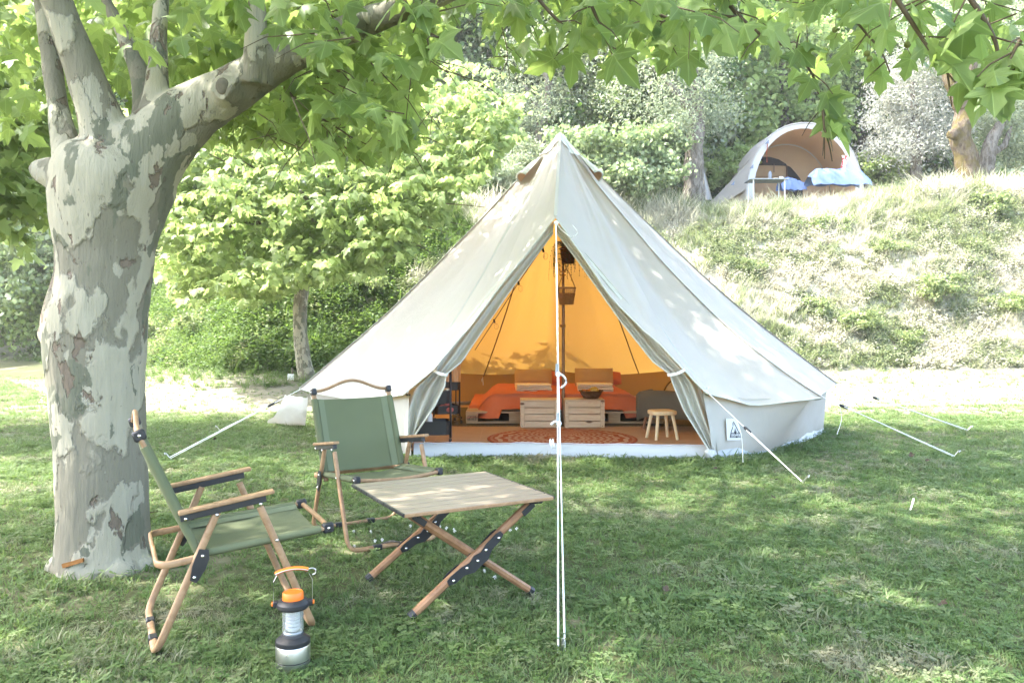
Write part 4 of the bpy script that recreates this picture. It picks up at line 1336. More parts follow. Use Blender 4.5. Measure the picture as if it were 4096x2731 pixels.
# peak cap and the two vent hoods
mb = MB()
pk = []
for t in (0.0, .03, .06, .085):
    row = []
    for (k, s) in cols[::4]:
        q = roof_pt(k, s, max(t, .012)); h = Vector((q.x - APEX.x, q.y - APEX.y, 0))
        row.append(q + (h.normalized() if h.length > 1e-5 else Vector((0, 0, 0))) * 0.008 + Vector((0, 0, .012 if t else .03)))
    pk.append(row)
mb.grid(pk)
mb.build('peak_cap', canvas('white cap canvas', (0.78, 0.78, 0.75), (.6, .5, .4), 0.2), tent, 180, world=True)
def vent(a, b, w, side):
    a, b = Vector(a), Vector(b)
    ax = (b - a).normalized()
    upv = (Vector((side * 0.85, -.1, 0.55))); upv = (upv - ax * upv.dot(ax)).normalized()
    sd = ax.cross(upv)
    rows = []
    for i in range(9):
        t = i / 8
        c = a.lerp(b, t); r = w * (t ** 0.6)
        rows.append([c + sd * (r * math.cos(PI * j / 10) * 1.15) + upv * (r * 0.95 * math.sin(PI * j / 10)) for j in range(11)])
    mb = MB(); mb.grid(rows)
    o = mb.build('vent_hood', M['hood'], tent, 180, world=True)
    mb = MB(); mb.tube(rows[-1], 0.011, 6)
    rim = mb.build('rim', M['hood'], o, 60, world=True)
    mb = MB(); mb.grid([[p * 0.985 + c * 0.015 for p in row] for row in rows[4:]])
    mb.build('vent_lining', M['lining'], o, 180, world=True)
    return o
vent(px(2170, 625, 9.3), px(2092, 715, 9.1), 0.085, -1)
vent(px(2315, 620, 9.3), px(2385, 708, 9.1), 0.085, 1)

# wall: hangs from inside the eave to the ground
base_pts = {3: Vector((1.80, 7.12, -.02)), 4: Vector((2.42, 7.62, -.02)), 5: Vector((3.52, 9.05, -.02)), 6: Vector((3.3, 10.7, -.02)), 7: Vector((2.1, 11.7, -.02)), 8: Vector((.6, 12.05, -.02)),
            9: Vector((-1.0, 11.7, -.02)), 10: Vector((-2.15, 10.6, -.02)), 11: Vector((-2.1, 8.75, -.02)), 12: Vector((-.93, 7.36, -.02))}
rows = [[] for _ in range(9)]
for k in range(3, 12):
    for j in range(13 if k == 11 else 12):
        s = j / 12
        top, _ = ring_at(k, s)
        top = top.lerp(Vector((APEX.x, APEX.y, top.z)), 0.028) + Vector((0, 0, .012))
        bot = base_pts[k].lerp(base_pts[k + 1], s)
        d = (bot - Vector((APEX.x, APEX.y, 0))).normalized()
        for i in range(9):
            t = i / 8
            rip = (mnoise.noise((k * 5 + s * 5, t * 1.2, 3)) * 0.03 + mnoise.noise((k * 9 + s * 14, t * 2.0, 6)) * 0.012) * (0.3 + t)
            rows[i].append(top.lerp(bot, t) + d * rip)
mb = MB(); mb.grid([r_[::-1] for r_ in rows])
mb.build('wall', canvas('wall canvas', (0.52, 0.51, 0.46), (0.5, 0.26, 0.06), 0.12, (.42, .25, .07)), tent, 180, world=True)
# pale mud skirt at the foot of the wall
mb = MB()
mb.grid([[p + Vector((p.x - APEX.x, p.y - APEX.y, 0)).normalized() * o_ + Vector((0, 0, z)) for p in rows[-1]] for o_, z in ((.004, .10), (.012, .03), (.05, .012))])
mb.build('mud_skirt', M['pvc'], tent, 180, world=True)
# side flap pegged out on the left
a, b, c, d = px(1232, 1588, 8.9), px(1140, 1578, 9.3), px(1066, 1690, 9.75), px(1218, 1702, 9.55)
mb = MB()
mb.grid([[b.lerp(a, s).lerp(c.lerp(d, s), t) + Vector((0, 0, .05 * mnoise.noise((s * 3, t * 3, 1)) - .06 * math.sin(PI * t))) for s in np.linspace(0, 1, 9)] for t in np.linspace(0, 1, 9)])
mb.build('side_flap', canvas('flap white canvas', (0.7, 0.7, 0.66), (.5, .45, .35), .2), tent, 180, world=True)

# door curtains: gathered cloth that follows the edge of the roof and is tied back
def curtain(rows_px, ydeep, ph):
    P = []
    n = 22
    rr = []
    m = len(rows_px)
    steps = 46
    for i in range(steps):
        f = i / (steps - 1) * (m - 1); k = min(int(f), m - 2); t = f - k
        g = lambda key: lerp(rows_px[k][key], rows_px[k + 1][key], t)
        o0 = Vector((g(0), g(1), 0)); i0 = Vector((g(2), g(3), 0)); y = g(4)
        amp = g(5)
        row = []
        for j in range(n):
            s = j / (n - 1)
            p = o0.lerp(i0, s)
            fold = math.sin(s * PI * 5.0 + ph + 0.5 * math.sin(i * .12)) * amp + mnoise.noise((s * 4, i * .08, ph)) * amp * 0.25
            curl = -amp * 1.6 * max(0, (s - .86) / .14) ** 2
            row.append(px(p.x, p.y, y + fold + curl + 0.02))
        rr.append(row)
    mb = MB(); mb.grid(rr)
    o = mb.build('door_curtain', M['flap'], tent, 180, world=True)
    mb = MB()
    mb.tube([r[-1] for r in rr], 0.008, 6)
    mb.build('curtain_hem', M['flap'], o, 60, world=True)
    return rr
curtain([(2222, 885, 2230, 936, 7.46, .004), (2362, 1035, 2329, 1066, 7.38, .012), (2545, 1250, 2482, 1283, 7.30, .02), (2672, 1395, 2612, 1446, 7.24, .03), (2742, 1478, 2680, 1496, 7.18, .035),
         (2800, 1545, 2692, 1535, 7.17, .035), (2832, 1640, 2738, 1645, 7.16, .04), (2858, 1735, 2795, 1735, 7.14, .04), (2876, 1832, 2836, 1800, 7.12, .025)], 0, 0.4)
curtain([(2216, 885, 2212, 932, 7.46, .004), (1975, 1140, 2036, 1168, 7.38, .012), (1830, 1322, 1895, 1372, 7.30, .02), (1775, 1395, 1844, 1449, 7.24, .03), (1738, 1474, 1784, 1497, 7.18, .035),
         (1640, 1555, 1778, 1545, 7.17, .045), (1612, 1640, 1738, 1625, 7.17, .055), (1618, 1730, 1692, 1692, 7.2, .05), (1625, 1812, 1654, 1748, 7.24, .03)], 0, 2.0)
# ties round the curtains
for (u0, v0, u1, v1) in ((2674, 1500, 2738, 1479), (1733, 1481, 1788, 1499)):
    mb = MB()
    a, b = px(u0, v0, 7.11), px(u1, v1, 7.05)
    mid = a.lerp(b, .5) + Vector((0, -.02, -.008))
    mb.sweep(polyline([a + Vector((0, .04, 0)), a, mid, b, b + Vector((0, .05, 0))], 12), [(-.012, -.003), (.012, -.003), (.012, .003), (-.012, .003)], up=(0, 1, 0))
    mb.build('tie_strap', M['rope'], tent, 60, world=True)
# wooden toggles under the eave
for (u, v) in ((2832, 1563), (1632, 1566)):
    mb = MB()
    c = px(u, v, 7.09)
    mb.tube([c + Vector((0, 0, .03)), c + Vector((0, 0, -.02))], 0.008, 6)
    o = mb.build('toggle', M['rope'], tent, 60, world=True)
    mb = MB(); mb.tube([c + Vector((-.022, 0, -.026)), c + Vector((.022, 0, -.03))], 0.008, 8)
    mb.build('crossbar', M['black'], o, 60, world=True)

# groundsheet, its upturned front edge and the zip along it
mb = MB()
ring = [base_pts[k] for k in range(3, 13)]
cx = Vector((.57, 9.6, .03))
ring = [Vector((p.x, p.y, .03)).lerp(cx, .015) for p in ring]
ring = [Vector((1.74, 7.28, .03))] + ring[1:-1] + [Vector((-.88, 7.4, .03))]
mb.add([cx] + ring, [(0, 1 + i, 1 + (i + 1) % len(ring)) for i in range(len(ring))])
t = NT('terracotta mat floor')
co = t.coord()
br = t.n("TexBrick"); br.offset = 0.0
br.inputs["Scale"].default_value = 1.0; br.inputs["Mortar Size"].default_value = 0.004
br.inputs["Brick Width"].default_value = 0.45; br.inputs["Row Height"].default_value = 0.45
t.l(co, br.inputs["Vector"])
fc = t.mix(t.noise(co, 7, 5, .6), (0.40, 0.27, 0.17), (0.52, 0.37, 0.25))
t.done(t.bsdf(t.mix(t.math('MULTIPLY', br.outputs["Fac"], .5), fc, (.55, .38, .25)), .75, .2, 0, t.bump(t.noise(co, 60, 3), .3, .01)))
mb.build('groundsheet', t.m, tent, 0, world=True)
rows_ = [[], [], [], []]
for i in range(41):
    s = i / 40
    u = lerp(1640, 2852, s)
    lift = 0.012 * mnoise.noise((s * 9, 1, 1)) + 0.005 * mnoise.noise((s * 30, 4, 1))
    x = lerp(-.9, 1.78, s)
    y = 7.18 + 0.10 * math.sin(PI * s) * 0.3 + (0.16 * (1 - s))
    wv = 0.018 * mnoise.noise((s * 7, 2, 5)) + .01 * mnoise.noise((s * 19, 2, 9))
    rows_[0].append(Vector((x, y - .03, -.02))); rows_[1].append(Vector((x, y - .02 + wv, .045))); rows_[2].append(Vector((x, y + wv * .4, .115 + lift))); rows_[3].append(Vector((x, y + .035, .108 + lift)))
mb = MB(); mb.grid(rows_)
mb.build('door_sill', M['pvc'], tent, 180, world=True)
mb = MB()
mb.tube([p + Vector((0, .006, .006)) for p in rows_[2]], 0.005, 6)
mb.build('sill_zip', plain('zip tape', (0.5, 0.5, 0.55), .6), tent, 60, world=True)
for dx in (0, .024):
    mb = MB()
    a = px(2205 + dx * 430, 1783, 7.2)
    mb.sweep(polyline([a + Vector((0.004, -.01, -.02)), a + Vector((0, -.025, .005)), a + Vector((-.012, -.015, .05)), a + Vector((-.004, 0, .058))], 8), [(-.009, -.002), (.009, -.002), (.009, .002), (-.009, .002)], up=(0, 1, 0))
    mb.build('sill_tab', M['rope'], tent, 60, world=True)
mb = MB()
mb.ball(px(2845, 1818, 7.1), (.05, .04, .05), 12, 8)
mb.tube(polyline([px(2822, 1800, 7.1), px(2838, 1815, 7.08), px(2858, 1838, 7.05), px(2862, 1852, 7.04)], 8), [.02, .03, .03, .014, .012, .01, .01, .008], 8)
mb.build('sill_corner', M['pvc'], tent, 180, world=True)

# centre pole with a collar
mb = MB()
mb.tube([(.60, 9.36, .03), (.60, 9.36, 1.5)], 0.019, 12)
mb.tube([(.60, 9.36, 1.5), (.585, 9.4, 3.40)], 0.016, 12)
mb.build('centre_pole', plain('bronze pole', (0.28, 0.19, 0.12), .3, .5, .6), tent, 60, world=True)
# arched window in the wall behind the armchair: bright panes and a zip
wc = Vector((2.33, 11.1, 0.16)); wx = Vector((-.62, .78, 0)).normalized() * -1; wx = Vector((.6, -.45, 0)).normalized()
mb = MB()
arc = [wc + wx * (.26 * math.cos(a)) + Vector((0, 0, .30 * math.sin(a))) for a in np.linspace(0, PI, 16)]
mb.tube(arc + [arc[0]], 0.012, 6)
win = mb.build('window', cloth('window piping', (.2, .12, .04)), tent, 60, world=True)
mb = MB(); mb.add(arc, [tuple(range(len(arc)))])
mb.build('window_pane', canvas('clear window', (.75, .75, .72), (.95, .93, .85), .75), win, 0, world=True)

# guy lines with their runners and pegs
def guy(a, b, run=None, double=0.0, loose=None, r=0.0036):
    mb = MB()
    a, b = Vector(a), Vector(b)
    if run is None:
        mb.tube([a, b], r, 6)
    else:
        q = a.lerp(b, run)
        mb.tube([a, q], r, 6)
        sd = (b - a).cross(Vector((0, 0, 1))).normalized() * double
        mb.tube([q, b + sd * .4], r, 6)
        mb.tube([q + sd, b + sd + Vector((0, 0, .01))], r, 6)
    o = mb.build('guy_rope', M['rope'], tent, 60, world=True)
    if run is not None:
        q = a.lerp(b, run); d = (b - a).normalized()
        mb = MB(); mb.tube([q - d * .045, q - d * .03, q + d * .03, q + d * .045], [.006, .014, .014, .006], 8)
        mb.build('runner', M['black'], o, 60, world=True)
    if loose:
        mb = MB(); mb.tube(polyline(loose, 10), r * .8, 6)
        mb.build('loose_end', M['rope'], o, 60, world=True)
    return o
def peg(p, d, name='peg'):
    mb = MB(); p = Vector(p); d = Vector(d).normalized()
    mb.tube([p + d * .07, p - d * .12], .005, 6)
    mb.tube([p + d * .065, p + d * .075 + Vector((.0, -.02, .0)), p + d * .055 + Vector((0, -.028, 0))], .0045, 6)
    return mb.build(name, M['steel'], tent, 60, world=True)
pA = gp(3212, 1928); guy(FR, pA, .45, .014, [FR.lerp(pA, .33), FR.lerp(pA, .36) + Vector((.02, 0, -.12)), Vector((FR.x + .22, 6.72, .05))]); peg(pA, (.4, -.4, .8))
pB = gp(3815, 1826); guy(ring_pts[4][0], pB, .16, .016, [ring_pts[4][0] + Vector((.15, 0, -.05)), ring_pts[4][0] + Vector((.17, 0, -.2)), ring_pts[4][0] + Vector((.12, -.02, -.34))]); peg(pB, (.5, -.2, .8))
pC = gp(3870, 1722); guy(ring_pts[5][0], pC, .3, .014, r=.0035); peg(pC, (.6, -.1, .8))
pD = gp(682, 1834); guy(px(1202, 1556, 8.6), pD, .26, .02); peg(pD, (-.5, -.3, .8))
pE = gp(880, 1722); guy(px(1206, 1556, 8.62), pE, .3, .012, r=.0035); peg(pE, (-.5, -.2, .8))
# long front line from the door peak to the grass
top = px(2224, 893, 7.36)
foot = gp(2248, 2602)
mb = MB()
kn1 = top.lerp(foot, .345); kn2 = top.lerp(foot, .447)
mb.tube([top, kn2], .0055, 6)
mb.tube([kn2, foot + Vector((-.014, 0, -.02))], .0038, 6)
mb.tube([kn2, foot + Vector((.012, .02, -.02))], .0038, 6)
fr = mb.build('guy_rope', M['rope'], tent, 60, world=True)
for q, up_ in ((px(2228, 1490, 5.0), 1), (px(2232, 1672, 4.55), 1)):
    pass
def on_line(v):
    lo, hi = 0.0, 1.0
    for _ in range(40):
        m_ = (lo + hi) / 2; p = top.lerp(foot, m_)
        if HZ - FOC * (p.z - EYE) / p.y < v: lo = m_
        else: hi = m_
    return top.lerp(foot, lo)
for v in (1478, 1674):
    p = on_line(v); k = p.y / FOC
    mb = MB(); mb.tube([p + Vector((-4 * k, -.01, 24 * k)), p + Vector((-6 * k, -.012, -24 * k))], 6 * k, 8)
    mb.build('runner', M['grey'], fr, 60, world=True)
    mb = MB()
    mb.ball(p + Vector((0, -.012, -18 * k)), 11 * k, 10, 7)
    mb.tube(polyline([p + Vector((0, -.01, -12 * k)), p + Vector((26 * k, -.02, -30 * k)), p + Vector((30 * k, -.02, -55 * k)), p + Vector((10 * k, -.02, -72 * k))] if v < 1600 else
                     [p + Vector((0, -.01, -12 * k)), p + Vector((-18 * k, -.02, -10 * k)), p + Vector((-32 * k, -.02, -22 * k))], 8), 4.5 * k, 6)
    mb.build('knot', M['rope'], fr, 60, world=True)
mb = MB()
mb.ball(top + Vector((0, -.02, 0)), .022, 10, 7)
mb.tube(polyline([top, px(2252, 925, 7.3), px(2285, 948, 7.28), px(2310, 930, 7.28), px(2290, 900, 7.3)], 12), .004, 5)
mb.build('knot', M['rope'], fr, 60, world=True)
peg(foot, (0, -.5, .8))

# printed patch sewn on the wall beside the door
def onwall(u, v, Y): return px(u, v, Y)
yq = lambda u: 7.02 + (u - 2840) * 0.0026
q = [onwall(u, v, yq(u)) for u, v in ((2905, 1674), (2968, 1674), (2974, 1759), (2909, 1760))]
mb = MB()
mb.add(q + [p + Vector((-.002, .004, 0)) for p in q], [(0, 3, 2, 1), (4, 5, 6, 7), (0, 1, 5, 4), (1, 2, 6, 5), (2, 3, 7, 6), (3, 0, 4, 7)])
patch = mb.build('logo_patch', plain('patch cloth', (.72, .72, .7), .8, .1, var=.05), tent, 0, world=True)
X0, X1, Z0 = q[3], q[2], None
def pt(a, b, lift=.003):
    """a across, b up the patch, both 0..1"""
    p = q[3].lerp(q[2], a).lerp(q[0].lerp(q[1], a), b)
    nrm = (q[2] - q[3]).cross(q[0] - q[3]).normalized()
    if nrm.y > 0: nrm = -nrm
    return p + nrm * lift
mb = MB()
def stroke(p, w):
    pts = [pt(a, b, .004) for a, b in p]
    mb.sweep(pts, [(-w, -.001), (w, -.001), (w, .001), (-w, .001)], up=(0, -1, 0))
stroke([(.16, .12), (.24, .38), (.36, .62)], .0026)
stroke([(.38, .66), (.38, .8), (.42, .86), (.5, .74), (.68, .42), (.9, .12)], .0026)
mb.build('emblem', M['ink'], patch, 0, world=True)
mb = MB()
for poly in ([(.16, .11), (.9, .11), (.74, .4), (.62, .33), (.5, .58), (.42, .36), (.3, .36), (.21, .33)],):
    mb.add([pt(a, b, .003) for a, b in poly], [tuple(range(len(poly)))])
mb.build('emblem', M['midink'], patch, 0, world=True)
mb = MB()
for poly in ([(.42, .36), (.5, .45), (.56, .25), (.48, .24)], [(.5, .19), (.6, .18), (.62, .11), (.52, .11)]):
    mb.add([pt(a, b, .0045) for a, b in poly], [tuple(range(len(poly)))])
mb.build('emblem', M['ink'], patch, 0, world=True)
def text_on(name, body, p0, xdir, zdir, height, mat, parent):
    cu = bpy.data.curves.new(name, 'FONT')
    cu.body = body; cu.size = height; cu.align_x = 'CENTER'; cu.align_y = 'CENTER'
    cu.extrude = 0.0004
    cu.materials.append(mat)
    tmp = bpy.data.objects.new(name, cu)
    COL.objects.link(tmp)
    bpy.context.view_layer.update()
    me = bpy.data.meshes.new_from_object(tmp.evaluated_get(bpy.context.evaluated_depsgraph_get()))
    bpy.data.objects.remove(tmp)
    x = Vector(xdir).normalized(); z = Vector(zdir).normalized(); n_ = x.cross(z).normalized()
    m = Matrix((x, z, n_)).transposed().to_4x4(); m.translation = Vector(p0)
    me.transform(wmat(parent).inverted() @ m)
    me.materials.clear()
    return link(name, me, mat, parent)
text_on('lettering', 'OHCAMP 002', pt(.53, .235, .006), q[2] - q[3], q[0] - q[3], .026, M['white'], patch)

# ------------------------------------------------------------------ inside the tent
FZ = 0.031
# dark mat under the bed
t_ = thing('floor_mat', 'dark olive jute mat lying under the pallet bed', 'mat', (.7, 10.3, FZ))
mb = MB(); mb.box((0, 0, .004), (2.95, 2.05, .008), ch=.003)
for i in range(70):
    mb.box((-1.45 + i * .042, -1.035, .004), (.018, .03, .004))
mb.build('weave', M['mat'], t_)

# round rug
rug_t = NT('mandala rug')
co = rug_t.coord()
s_ = rug_t.n("SeparateXYZ"); rug_t.l(co, s_.inputs[0])
rr = rug_t.math('DIVIDE', rug_t.math('SQRT', rug_t.math('ADD', rug_t.math('POWER', s_.outputs[0], 2.0), rug_t.math('POWER', s_.outputs[1], 2.0))), 0.77)
th = rug_t.math('ARCTAN2', s_.outputs[1], s_.outputs[0])
pet = lambda n_, ph=0.0: rug_t.math('ABSOLUTE', rug_t.math('SINE', rug_t.math('MULTIPLY_ADD', th, n_ / 2, ph)))
ringw = rug_t.math('SINE', rug_t.math('MULTIPLY', rug_t.math('ADD', rr, rug_t.math('MULTIPLY', pet(16), 0.05)), 44.0))
lace = rug_t.math('SINE', rug_t.math('ADD', rug_t.math('MULTIPLY', rr, 70.0), rug_t.math('MULTIPLY', pet(32), 3.2)))
f1 = rug_t.step(ringw, 0.0, 0.25)
f2 = rug_t.step(rug_t.math('MULTIPLY', lace, pet(24, .4)), -0.1, 0.15)
mid = rug_t.math('MULTIPLY', rug_t.step(rr, .30, .32), rug_t.step(rr, .74, .72))
fac = rug_t.math('ADD', rug_t.math('MULTIPLY', f2, mid), rug_t.math('MULTIPLY', f1, rug_t.math('SUBTRACT', 1.0, mid)))
dots = rug_t.math('MULTIPLY', rug_t.step(pet(60), .75, .85), rug_t.step(rug_t.math('ABSOLUTE', rug_t.math('SUBTRACT', rr, .945)), .022, .012))
edge = rug_t.step(rr, .895, .905)
fac = rug_t.math('ADD', rug_t.math('MULTIPLY', fac, rug_t.math('SUBTRACT', 1.0, edge)), rug_t.math('MULTIPLY', dots, edge))
cc = rug_t.mix(fac, (0.36, 0.10, 0.04), (0.52, 0.34, 0.22))
rug_t.done(rug_t.bsdf(cc, .95, .1, 0, rug_t.bump(rug_t.noise(co, 200, 2), .4, .004)))
rug = thing('round_rug', 'round rust and cream rug with mandala pattern on the tent floor', 'rug', (.515, 8.24, FZ))
mb = MB(); mb.lathe([(0.002, .009), (.3, .0085), (.6, .009), (.755, .008), (.77, .004), (.765, 0)], 64, cap=False)
o = mb.build('pile', rug_t.m, rug, 180)

# pallets under the bed
def pallet(x, y, label):
    t = thing('pallet', label, 'pallet', (x, y, FZ + .008), 0, 'pallets carrying the bed')
    W, D = 1.16, 2.0
    me = None
    for j in range(10):
        mb = MB(); mb.box((0, -D / 2 + .06 + j * (D - .12) / 9, .133), (W, .15, .022), ch=.002); mb.build('slat', M['palletwood'], t)
    for bx in (-W / 2 + .07, 0, W / 2 - .07):
        for by in (-D / 2 + .05, 0, D / 2 - .05):
            mb = MB(); mb.box((bx, by, .061), (.14, .1, .078), ch=.002); mb.build('block', M['palletwood'], t)
        mb = MB(); mb.box((bx, 0, .111), (.145, D, .022), ch=.002); mb.build('stringer', M['palletwood'], t)
        mb = MB(); mb.box((bx, 0, .011), (.1, D - .01, .022), ch=.002); mb.build('runner', M['palletwood'], t)
    mb = MB(); mb.box((0, -D / 2 + .051, .0115), (W - .004, .098, .021), ch=.002); mb.build('bottom_board', M['palletwood'], t)
    return t
pl = pallet(.035, 10.45, 'left wooden pallet under the orange duvet with stamped corner block')
pr = pallet(1.21, 10.45, 'right wooden pallet under the orange duvet behind the stool')
bx = -1.16 / 2 + .07
mb = MB()
for (a, b, w, h) in ((bx, .09, .095, .004), (bx, .036, .095, .004), (bx - .046, .063, .004, .05), (bx + .046, .063, .004, .05), (bx - .022, .063, .003, .046)):
    mb.box((a, -1.0025, b), (w, .002, h))
mb.add([(bx - .035, -1.0035, .045), (bx - .028, -1.0035, .045), (bx - .0315, -1.0035, .085)], [(0, 1, 2)])
mb.build('stamp', M['ink'], pl)
text_on('stamp_lettering', 'PT-007', Vector((.035 + bx + .012, 10.45 - 1.0045, FZ + .008 + .075)), (1, 0, 0), (0, 0, 1), .022, M['ink'], pl)
text_on('stamp_lettering', 'HT', Vector((.035 + bx + .012, 10.45 - 1.0045, FZ + .008 + .05)), (1, 0, 0), (0, 0, 1), .024, M['ink'], pl)

# mattress + duvet as one thing each
m_ = thing('mattress', 'low mattress under the orange duvet on the pallets', 'mattress', (.62, 10.5, FZ + .152))
mb = MB(); mb.box((0, .06, .06), (1.5, 1.6, .11), ch=.03); mb.build('body', M['towel'], m_, 40)
def duvet():
    rows = []
    N, K = 60, 46
    for i in range(N):
        a = i / (N - 1)
        row = []
        for j in range(K):
            b = j / (K - 1)
            x = lerp(-1.2, 1.18, a); y = lerp(-1.2, 1.0, b)
            ex = max(0, abs(x) - .80); ey = max(0, -y - .86)
            d = math.hypot(ex, ey)
            h = 0.172 + 0.022 * math.exp(-((y + .2) / 1.0) ** 2) - 0.25 * d - 1.9 * d * d
            h += 0.016 * mnoise.noise((x * 3.0, y * 2.0, 1.0)) + 0.013 * mnoise.noise((x * 7 + y * 3, y * 1.5, 4.0)) + .008 * mnoise.noise((x * 18, y * 9, 2.0))
            fold = 0.035 * math.sin(x * 13 + 2.5 * mnoise.noise((x * 2, y, 8))) * min(1, d * 6)
            X, Y = x, y
            if ey > 0: Y = y * .93 - fold - .03 * mnoise.noise((x * 2.2, 5, 5))
            if ex > 0: X = math.copysign(.80 + ex * (.82 if x < 0 else .78), x)
            floor_ = 0.03 if not (x < -.75 and y < -.7) and not (x > .7 and y < -.6) else -.07
            row.append(Vector((X, Y, max(h, floor_ + .012 * mnoise.noise((x * 5, y * 5, 3))))))
        rows.append(row)
    return rows
dv = thing('duvet', 'rumpled orange linen duvet spread over the pallet bed', 'duvet', (.60, 10.48, FZ + .152))
mb = MB(); mb.grid(duvet()); mb.build('cover', M['duvet'], dv, 180)

def pillow_mb(w, h, d, seed):
    mb = MB()
    def side(sg):
        rows = []
        for i in range(15):
            row = []
            for j in range(13):
                a, b = i / 14 * 2 - 1, j / 12 * 2 - 1
                k = (1 - a ** 4) * (1 - b ** 4)
                pin = 1 - .07 * (1 - a * a) * 0
                x = a * w / 2 * (1 - .05 * (1 - b * b) * 0 - .04 * abs(b) ** 2 * 0)
                z = b * h / 2 * (1 - .06 * (1 - abs(a)))
                row.append(Vector((x, sg * d / 2 * k ** .55 * (1 + .15 * mnoise.noise((a * 2, b * 2, seed))), z)))
            rows.append(row)
        return rows
    mb.grid(side(1)); mb.grid([r[::-1] for r in side(-1)])
    return mb
for i, (u, v, y, w, h, lab, rz) in enumerate(((2133, 1508, 10.75, .50, .235, 'tan knitted cushion on the left half of the bed', .03), (2376, 1507, 10.72, .51, .25, 'tan knitted cushion on the right half of the bed behind the fruit bowl', -.04))):
    c = px(u, v, y)
    o = thing('cushion', lab, 'cushion', c, rz, 'tan cushions on the bed')
    mb = pillow_mb(w, h, .16, i * 3.1); mb.xform(Matrix.Rotation(R(-22), 4, 'X')); mb.build('cover', M['pillow'], o, 180)
for i, (u, v, y, lab) in enumerate(((2165, 1500, 11.0, 'orange pillow peeking out behind the left tan cushion'), (2400, 1500, 11.0, 'orange pillow peeking out behind the right tan cushion'))):
    o = thing('pillow', lab, 'pillow', px(u, v + 12, y), 0, 'orange pillows on the bed')
    mb = pillow_mb(.58, .2, .15, 9 + i); mb.xform(Matrix.Rotation(R(-38), 4, 'X')); mb.build('cover', M['duvet'], o, 180)

def towel(c, w, d, h, lab, rz, seed):
    o = thing('folded_towel', lab, 'towel', c, rz, 'folded cream towels on the bed')
    mb = MB()
    for k in range(2):
        rows = []
        z0 = k * h / 2
        for i in range(9):
            a = i / 8
            x = (a - .5) * w
            sec = []
            for j in range(16):
                b = 2 * PI * j / 16
                yy = math.copysign(abs(math.cos(b)) ** .5, math.cos(b)) * d / 2
                zz = z0 + h / 4 + math.copysign(abs(math.sin(b)) ** .7, math.sin(b)) * h / 4 * .96
                sec.append(Vector((x + .006 * mnoise.noise((j * .7, k, seed)), yy, zz + .006 * mnoise.noise((x * 6, b, seed + k)))))
            rows.append(sec)
        mb.grid(rows, closed=True)
        b0 = len(mb.v)
        mb.f.append(tuple(range(b0 - 16, b0))); mb.f.append(tuple(range(b0 - 16 * 9, b0 - 16 * 8))[::-1])
    mb.build('cloth', M['towel'], o, 50)
    return o
for (u, v, y, rz, side_) in ((2134, 1566, 10.15, .06, 'left'), (2380, 1564, 10.12, -.05, 'right')):
    c = px(u, v, y)
    towel(c, .44, .3, .052, 'lower folded cream towel of the pair in front of the %s tan cushion' % side_, rz, 1.3)
    towel(c + Vector((-.01, 0.012, .053)), .43, .29, .05, 'upper folded cream towel of the pair in front of the %s tan cushion' % side_, rz + .04, 4.7)

# pine crates
def crate(u0, u1, vb, vt, y, lab):
    a, b = px(u0, vb, y), px(u1, vb, y)
    W = b.x - a.x; H = (vb - vt) / FOC * y; D = .30
    o = thing('wooden_crate', lab, 'crate', ((a.x + b.x) / 2, y, FZ), 0, 'pine crates at the foot of the bed')
    def prt(n, c, s): MB().box(c, s, ch=.0015).build(n, M['pine'], o)
    for sx in (-1, 1):
        prt('post', (sx * (W / 2 - .018), .012, H / 2), (.036, .02, H - .002))
        prt('post', (sx * (W / 2 - .018), D - .012, H / 2), (.036, .02, H - .002))
        for k in range(4):
            prt('side_plank', (sx * (W / 2 + .0045), D / 2, H * (k + .5) / 4), (.009, D, H / 4 - .007))
    for k in range(4):
        prt('plank', (0, .022 - .006, H * (k + .5) / 4), (W - .076, .014, H / 4 - .008))
        prt('back_plank', (0, D - .016, H * (k + .5) / 4), (W - .076, .014, H / 4 - .0045))
    for k in range(3):
        prt('top_plank', (0, D * (k + .5) / 3, H + .0055), (W + .016, D / 3 - .004, .011))
    mb = MB()
    for sx in (-1, 1):
        for z in (.02, H - .03): mb.tube([(sx * (W / 2 - .016), .0025, z), (sx * (W / 2 - .016), -.001, z)], .004, 8)
    mb.build('screws', M['blackmetal'], o, kind='stuff')
    return o, H
c1, H1 = crate(2084, 2231, 1706, 1599, 9.12, 'pine crate left of the tent pole with a bare top')
c2, H2 = crate(2262, 2416, 1706, 1598, 9.12, 'pine crate right of the tent pole with the fruit bowl on top')

# fruit bowl
fb = thing('fruit_bowl', 'dark wicker bowl of fruit on the right pine crate', 'bowl', (px(2366, 1598, 9.22).x, 9.27, FZ + H2 + .0115))
mb = MB()
mb.lathe([(.06, .002), (.075, .006), (.10, .03), (.122, .062), (.132, .092), (.124, .094), (.112, .06), (.09, .03), (.06, .014)], 24)
bowl = mb.build('bowl', M['darkwicker'], fb, 50)
mb = MB()
for k in range(5):
    r = lerp(.086, .134, k / 4) + .003; z = lerp(.016, .09, k / 4)
    pts = [(r * math.cos(a) + .003 * math.sin(12 * a + k), r * math.sin(a), z + .004 * math.sin(12 * a + k * PI)) for a in np.linspace(0, 2 * PI, 40, endpoint=False)]
    mb.tube(pts, .0055, 5, closed=True)
mb.build('woven_rings', M['darkwicker'], bowl, 60)
def fruit(n, lab, dx, dy, dz, r, mat, cat):
    o = MB().ball((0, 0, 0), r, 14, 9).build(n, mat, None, 180)
    o.location = Vector(fb.location) + Vector((dx, dy, dz))
    tag(o, lab, cat, 'fruit in the wicker bowl')
fruit('melon', 'yellow melon sticking out of the wicker bowl', .035, .01, .085, (.058, .055, .05), plain('melon', (.55, .36, .05), .5), 'melon')
